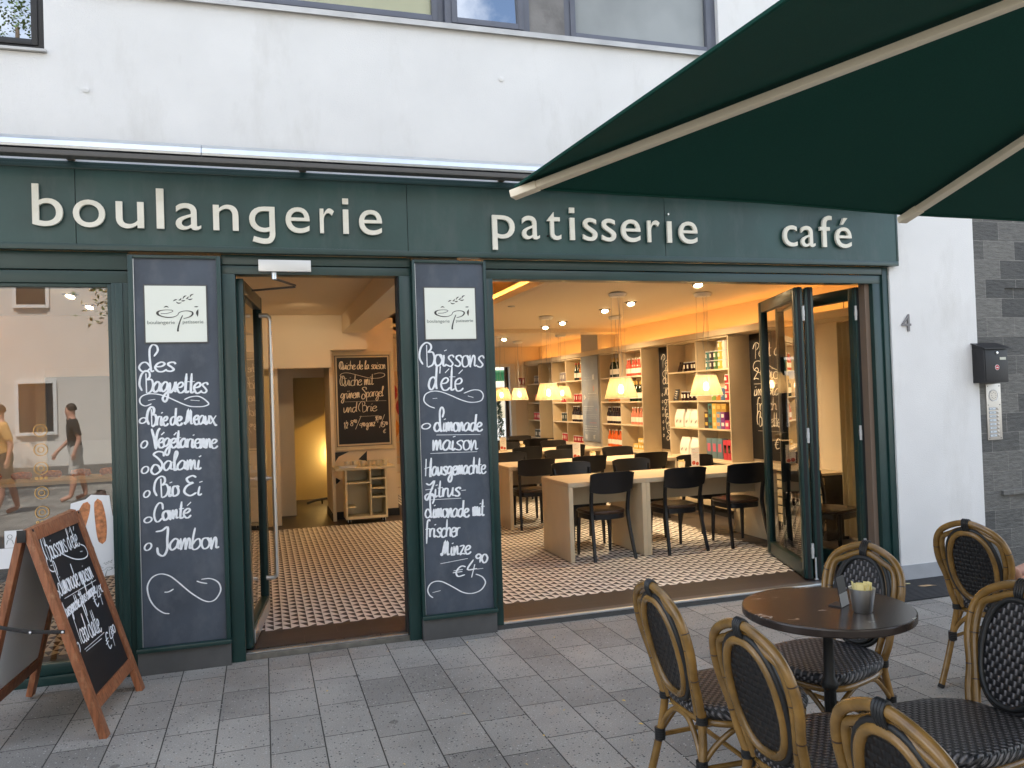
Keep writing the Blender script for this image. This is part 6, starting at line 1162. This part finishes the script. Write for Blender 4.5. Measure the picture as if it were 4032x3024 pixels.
# ================================================================== black chairs
def wood_chair():
    t = thing('café_chair'.replace('é','e'), 'x', 'chair', (0,0,0), 'black wooden chairs inside')
    n = 40; so_ = []
    for k in range(n):
        a = 2*PI*k/n; c, s = math.cos(a), math.sin(a); x = math.copysign(abs(c)**.55, c)*.205; y = math.copysign(abs(s)**.55, s)*.200; so_.append((x*(1+.06*y/.2), y))
    m = MB(); lv = [(.96,.425),(1,.432),(1.005,.447),(.985,.455),(.88,.452),(.6,.443),(.25,.440)]; vs = [Vector((x*k_, y*k_, z)) for k_, z in lv for x, y in so_]
    m.add(vs, [(j*n+k, j*n+(k+1) % n, (j+1)*n+(k+1) % n, (j+1)*n+k) for j in range(len(lv)-1) for k in range(n)]+[tuple((len(lv)-1)*n+k for k in range(n)), tuple(range(n-1,-1,-1))], CHAIRS); m.build('seat', t, True, 70)
    m = MB(); vs = [Vector((x*k_, y*k_, z)) for k_, z in ((.97,.424),(.97,.375),(.86,.375),(.86,.424)) for x, y in so_]; m.add(vs, [(j*n+k, j*n+(k+1) % n, ((j+1) % 4)*n+(k+1) % n, ((j+1) % 4)*n+k) for j in range(4) for k in range(n)], CHAIRB); m.build('seat_frame', t, True, 50)
    for s in (-1, 1):
        m = MB(); pts = smooth_pts([Vector((s*.212,-.275,.0)), Vector((s*.198,-.225,.20)), Vector((s*.190,-.185,.40)), Vector((s*.192,-.185,.52)), Vector((s*.198,-.215,.68)), Vector((s*.203,-.235,.765))], 4)
        for q in range(1): m.tube(pts, [.019-.004*abs(i/(len(pts)-1)-.45)*2 for i in range(len(pts))], CHAIRB, 4, flat=1.1)
        m.build('leg', t, True, 30)
        m = MB(); m.tube([Vector((s*.165,.165,.43)), Vector((s*.170,.175,.2)), Vector((s*.172,.182,0))], [.024,.020,.014], CHAIRB, 8); m.build('leg', t)
    m = MB(); cols_, rows_ = 14, 5; vs = []
    for f in (0, 1):
        for j in range(rows_+1):
            z = .635+.195*j/rows_
            for i in range(cols_+1):
                u = -1+2*i/cols_; x = .228*u*(1-.03*(1-j/rows_)); cr = 0
                zz = z-(.018*abs(u)**6 if j == rows_ else 0)+(.020*abs(u)**6 if j == 0 else 0)-(.012*(1-u*u) if j == 0 else 0)
                y = -.222-.030*(1-u*u)-(z-.635)*.22+(.008 if f else -.008)
                vs.append(Vector((x, y, zz)))
    q = (rows_+1)*(cols_+1); c1 = cols_+1; fs = [(j*c1+i, j*c1+i+1, (j+1)*c1+i+1, (j+1)*c1+i) for j in range(rows_) for i in range(cols_)]
    fs2 = [tuple(q+k for k in f[::-1]) for f in fs]; ed = []
    for i in range(cols_): ed += [(i, q+i, q+i+1, i+1), (rows_*c1+i, rows_*c1+i+1, q+rows_*c1+i+1, q+rows_*c1+i)]
    for j in range(rows_): ed += [(j*c1, (j+1)*c1, q+(j+1)*c1, q+j*c1), (j*c1+cols_, q+j*c1+cols_, q+(j+1)*c1+cols_, (j+1)*c1+cols_)]
    m.add(vs, fs+fs2+ed, CHAIRB); m.build('backrest', t, True, 50); return t
WC = wood_chair(); ci = 0
rowname = ('front', 'second', 'third', 'hindmost'); nth = ('first', 'second', 'third')
for r_, (yf, xf, yr, xr) in enumerate(((7.19, (3.105,3.885,4.60), 7.96, (3.21,3.93,4.73)), (9.20, (3.07,3.72,4.55), 9.96, (3.15,3.83,4.68)), (11.42, (3.02,3.70,4.37), 12.20, (3.05,3.76,4.58)), (13.50, (3.3,4.0,4.52), 14.25, (3.2,3.9,4.62)))):
    for side, y, xs, a in (('street', yf, xf, 0), ('far', yr, xr, PI)):
        for k, x in enumerate(xs):
            o = place(WC, ci > 0, (x, y, .04), a+random.uniform(-.07,.07), '%s black chair from the table end on the %s side of the %s table row' % (nth[k], side, rowname[r_])); ci += 1
WC['label'] = 'first black chair from the table end on the street side of the front table row'
o = place(WC, True, (4.93, 6.15, .04), R(200), 'black chair behind the folded glass doors near the curtain')
# menus and cups on the tables
def menu_stand(x, y, rz, label):
    t = thing('menu_card', label, 'menu', (x, y, .78), 'menu cards on the tables'); Mx = Matrix.Translation((x,y,.78)) @ Matrix.Rotation(rz,4,'Z')
    m = MB(); m.box(-.055,.055,-.03,.03,.0005,.018,BIRCH,.003,Mx); m.build('wooden_foot', t)
    m = MB(); m.box(-.050,.050,-.0012,.0012,.012,.215,PAPER,0,Mx); c_ = m.build('card', t, False)
    m = MB(); pf = lambda u, z, l: tuple(Mx @ Vector((u,-.0013-l,z)))
    for k, (u0, u1, w_, mt) in enumerate(((-.04,.0,.006,INK),(-.04,.03,.003,GREYINK),(-.035,.04,.005,PINK),(-.03,.02,.006,INK),(-.04,.04,.003,GREYINK),(-.02,.03,.005,GREYINK))): stroke(m, [(u0,.195-k*.016),(u1,.195-k*.016)], pf, mt, w_)
    for u, z, r_ in ((-.022,.055,.018),(.022,.045,.015)):
        for q in range(3): stroke(m, [(u+r_*(1-q*.33)*math.cos(a*.6), z+r_*(1-q*.33)*math.sin(a*.6)) for a in range(12)], pf, PINKL, .008, sub=2)
    m.build('print', c_, False)
menu_stand(4.40, 7.62, R(4), 'menu card with red fruit print standing on the front table')
menu_stand(3.76, 9.42, R(-3), 'menu card with red fruit print standing on the second table')
menu_stand(3.50, 11.78, R(2), 'menu card with red fruit print standing on the third table')
sachet_cup(4.22, 7.60, .7805, 'small cup of sachets beside the menu card on the front table', .9, 'sachet cups inside')
sachet_cup(4.02, 9.52, .7805, 'small cup of sachets on the second table', .9, 'sachet cups inside')
sachet_cup(3.80, 11.75, .7805, 'small cup of sachets on the third table', .9, 'sachet cups inside')
# ================================================================== menu board, cart and ladder seen through the door
QB = thing('framed_blackboard', 'cream framed blackboard with quiche offer on the pillar behind the door', 'blackboard', (1.31, 11.0, .96))
CRM = mat('frame_cream', (.70,.60,.42), .5); yq = 10.985
m = MB(); m.box(.890,.930,yq,11.019,.96,2.29,CRM,.003); m.box(1.69,1.73,yq,11.019,.96,2.29,CRM,.003); m.box(.930,1.69,yq+.001,11.018,.96,1.0,CRM,.003); m.box(.930,1.69,yq+.001,11.018,2.25,2.29,CRM,.003); m.box(.930,1.69,yq+.012,11.018,1.0,2.25,CRM); m.build('frame', QB)
m = MB()
for a, b, c, d in ((.940,.949,1.012,2.24),(1.671,1.680,1.012,2.24)): m.box(a,b,yq+.009,yq+.0118,c,d,BLACKP)
m.box(.949,1.671,yq+.009,yq+.0118,1.012,1.020,BLACKP); m.box(.949,1.671,yq+.009,yq+.0118,2.232,2.240,BLACKP); m.build('inlay', QB, False)
m = MB(); m.box(.970,1.650,yq+.006,yq+.0115,1.045,2.210,BBLACK); ws = m.build('writing_surface', QB, False)
m = MB(); qp = boardplane(yq+.006)
for t in (('Quiche de la saison',1.0,1.62,2.055,2.05,.058),('Quiche mit',1.0,1.45,1.83,1.84,.075),('grünem Spargel',1.01,1.58,1.66,1.68,.068),('und Brie',1.04,1.48,1.47,1.48,.068),('1/2',1.04,1.09,1.26,1.26,.05),('8',1.13,1.165,1.29,1.29,.045),('90',1.17,1.21,1.33,1.33,.025),('/',1.195,1.25,1.26,1.27,.07),('9',1.245,1.28,1.255,1.255,.04),('90',1.285,1.32,1.28,1.28,.028),('ganz',1.335,1.455,1.27,1.275,.05),('14',1.46,1.505,1.335,1.335,.045),('50',1.51,1.545,1.365,1.365,.025),('/',1.52,1.57,1.27,1.28,.07),('15',1.53,1.585,1.255,1.255,.045),('90',1.59,1.625,1.285,1.285,.025),('€',1.56,1.60,1.175,1.175,.03)): write(m, *t, qp, CHALKW, .010)
for c in (((1.10,1.93),(1.04,1.94),(1.01,1.97),(1.04,2.0),(1.12,2.005),(1.25,1.97),(1.4,1.93),(1.52,1.925),(1.60,1.95),(1.60,1.985),(1.53,1.995),(1.46,1.98)),((1.06,1.615),(1.62,1.615)),((1.25,1.41),(1.51,1.415))): stroke(m, c, qp, CHALKW, .007)
m.build('chalk_lettering', ws, False)
m = MB(); bpz = 11.0185
for p in ([(.915,.94),(.90,.90),(.905,.80),(.96,.88),(1.10,.945)],[(1.22,.83),(1.34,.94),(1.335,.80)],[(.862,.77),(.90,.735),(.975,.735),(.975,.72),(.87,.70)],[(.862,.60),(.93,.595),(.975,.56),(.93,.52),(.862,.51)]): m.poly([(x,bpz,z) for x, z in p], (0,.0012,0), BLACKP)
single('wall_decal', m, 'black leaf shaped decals on the white pillar behind the cart', 'decal', smooth=False)
CT = thing('serving_cart', 'pale wooden cart with open compartments on castors under the quiche blackboard', 'cart', (1.25, 10.62, .04))
cy0, cy1 = 10.47, 10.80; CRT = mat('cart_pale', (.66,.58,.40), .5)
m = MB(); m.box(.86,1.63,cy0-.03,cy1+.05,.735,.768,CRT,.004); m.build('top', CT)
m = MB(); m.box(.985,1.01,cy0,cy1,.10,.7345,CRT,.002); m.box(1.495,1.52,cy0,cy1,.10,.7345,CRT,.002); m.box(1.30,1.318,cy0+.003,cy1-.01,.135,.7345,CRT,.001); m.box(1.0105,1.4945,cy0+.001,cy1,.10,.134,CRT,.002); m.box(1.0105,1.4945,cy1-.009,cy1,.1345,.734,CRT); m.build('carcass', CT)
for a, b, z in ((1.0105,1.2995,.555),(1.0105,1.12,.245),(1.3185,1.4945,.60),(1.3185,1.4945,.475),(1.3185,1.4945,.36)):
    m = MB(); m.box(a,b,cy0+.004,cy1-.0095,z,z+.018,CRT,.001); m.build('shelf_board', CT)
for x in (1.03, 1.475):
    for y in (cy0+.05, cy1-.05):
        m = MB(); m.lathe([(0,-.012),(.026,-.012),(.030,-.006),(.030,.006),(.026,.012),(0,.012)], (x,y,.07), RUBBER, 16, Matrix.Rotation(R(90),4,'Y')); m.box(x-.018,x-.014,y-.015,y+.015,.065,.0995,ALU); m.box(x+.014,x+.018,y-.015,y+.015,.065,.0995,ALU); m.build('castor', CT)
for k, x in enumerate((1.03,1.13,1.23,1.325,1.425,1.52)): sachet_cup(x, 10.60+.01*(k % 2), .7685, ('first','second','third','fourth','fifth','last')[k]+' steel sachet cup in the row on the serving cart', .82, 'steel cups on the cart', .018)
m = MB()
for k in range(6): m.box(-.105,.105,-.075,.075,k*.004,k*.004+.0035,PAPER,0,Matrix.Translation((1.02,10.50,.7685)) @ Matrix.Rotation(.05*k-.1,4,'Z'))
single('paper_stack', m, 'loose stack of paper leaflets at the end of the serving cart', 'leaflets', smooth=False)
LD = thing('step_ladder', 'pale wooden step ladder leaning beyond the pillar', 'ladder', (1.95, 12.6, .04))
for x0 in (1.86, 2.18):
    m = MB(); m.tube([(x0,12.45,.04),(x0,12.75,1.05)], .018, BIRCH, 6); m.build('rail', LD)
for k in range(4):
    m = MB(); z = .25+k*.23; y = 12.45+.3*(z-.04)/1.01; m.box(1.87,2.17,y-.03,y+.03,z,z+.018,BIRCH,.002); m.build('step', LD)
m = MB(); m.box(1.85,2.75,13.4,13.42,.55,2.1,mat('fruit_poster', (.72,.50,.30), .6)); o = single('fruit_poster', m, 'tall colourful fruit poster on the wall beyond the pillar', 'poster', smooth=False); ORG[o] = o.location
m = MB(); pf = boardplane(13.399)
for x, z, r_, mt in ((2.02,1.75,.13,RED),(2.0,1.15,.16,mat('print_orange', (.70,.30,.06), .6)),(2.3,1.5,.15,RED)): 
    for q in range(6): stroke(m, [(x+r_*(1-q*.16)*math.cos(a*2*PI/20), z+1.2*r_*(1-q*.16)*math.sin(a*2*PI/20)) for a in range(21)], pf, mt, .034, sub=2)
m.build('fruit_print', o, False)
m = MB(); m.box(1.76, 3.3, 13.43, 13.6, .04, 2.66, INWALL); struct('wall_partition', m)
# curtain at the near end of the right wall
m = MB(); CURT = mat('curtain_cloth', (.62,.56,.40), .85); vs = []; n = 64
for j, z in enumerate((.10, 2.24)):
    for i in range(n+1): vs.append(Vector((5.56+.04*math.sin(i*2*PI/16), 6.42+.30*i/n, z)))
m.add(vs, [(i, i+1, n+2+i, n+1+i) for i in range(n)], CURT); single('curtain', m, 'cream curtain hanging in folds behind the folded glass doors', 'curtain')
m = MB(); m.box(5.50,5.56,6.35,6.42,2.346,2.44,WHT,.004); m.tube(smooth_pts([(5.53,6.42,2.44),(5.53,6.5,2.50),(5.53,6.58,2.46),(5.53,6.60,2.346)],5), .004, BLACKP, 6); single('power_adapter', m, 'white power adapter with looped cable on top of the wall cornice', 'adapter')
# ================================================================== behind the back window
m = MB(); m.box(3.2, 5.4, 16.75, 17.6, 2.18, 2.2, mat('awning_green', (.05,.30,.16), .8)); m.box(3.2, 5.4, 17.58, 17.6, 1.98, 2.179, MATS['awning_green']); single('rear_awning', m, 'green awning outside the back window', 'awning', smooth=False)
PT = thing('potted_conifer', 'potted dark conifer outside the back window', 'plant', (4.90, 17.0, 0))
m = MB(); m.lathe([(0,0),(.14,0),(.18,.36),(.165,.36),(.15,.30),(0,.30)], (4.90,17.0,0), PLINTH, 20); m.build('pot', PT)
vs, fs = [], []
for k in range(2600):
    z = random.uniform(.36,1.75); r_ = .22*(1-(z-.36)/1.6)**.7*random.uniform(.4,1); a = random.uniform(0,2*PI); p = Vector((4.90+r_*math.cos(a),17.0+r_*math.sin(a),z)); d = Vector((math.cos(a),math.sin(a),random.uniform(.2,1.2))).normalized(); s_ = d.orthogonal(); l = random.uniform(.05,.09); b = len(vs); vs += [p-s_*.008, p+s_*.008, p+d*l]; fs.append((b,b+1,b+2))
m = MB(); m.add(vs, fs, mat('conifer_leaf', (.03,.065,.03), .6, var=.4, vs_=9)); m.build('crown', PT, False); m = MB(); m.tube([(4.90,17,.3),(4.90,17,1.6)], [.02,.006], BARK, 8); m.build('trunk', PT)
place(RC, True, (4.62, 17.25, 0), R(150), 'rattan chair on the sunny side outside the back window')

# ================================================================== bakery side, dim behind the shop window
DWY = thing('inner_doorway', 'cream doorway with a grey door, dim behind the shop window', 'doorway', (-1.95, 10.6, .04))
m = MB(); m.box(-2.52,-2.42,10.56,10.649,.04,2.12,INWALL,.004); m.box(-1.48,-1.38,10.56,10.649,.04,2.12,INWALL,.004); m.box(-2.4195,-1.4805,10.561,10.648,2.02,2.12,INWALL,.004); m.build('frame', DWY)
m = MB(); m.box(-2.419,-1.481,10.60,10.648,.04,2.019,mat('door_grey', (.16,.16,.15), .6),.003); m.build('door', DWY)
CN = thing('bakery_counter', 'dark bakery counter with glass top, dim behind the shop window', 'counter', (-2.2, 8.9, .04))
m = MB(); m.box(-3.25,-1.25,8.6,9.2,.12,.92,mat('counter_dark', (.07,.055,.045), .5, var=.2, vs_=4),.006); m.box(-3.2,-1.3,8.66,9.15,.04,.12,SKB); m.build('body', CN)
m = MB(); m.box(-3.28,-1.22,8.57,9.23,.9205,.955,BIRCHS,.004); m.build('worktop', CN)
m = MB(); m.add([(-3.2,8.68,.956),(-1.3,8.68,.956),(-1.3,8.74,1.32),(-3.2,8.74,1.32)], [(0,1,2,3)], GLASSD); m.build('glass_screen', CN, False)
for k in range(7):
    b = MB(); x = -3.05+k*.26; b.tube(smooth_pts([(x-.09,8.95,.99),(x-.03,8.95,1.0),(x+.03,8.95,1.0),(x+.09,8.95,.99)],4), [.012]+[.034]*11+[.012], CRUST, 10); single('bread_loaf', b, 'small brown loaf lying on the dim bakery counter', 'bread', 'loaves on the bakery counter')
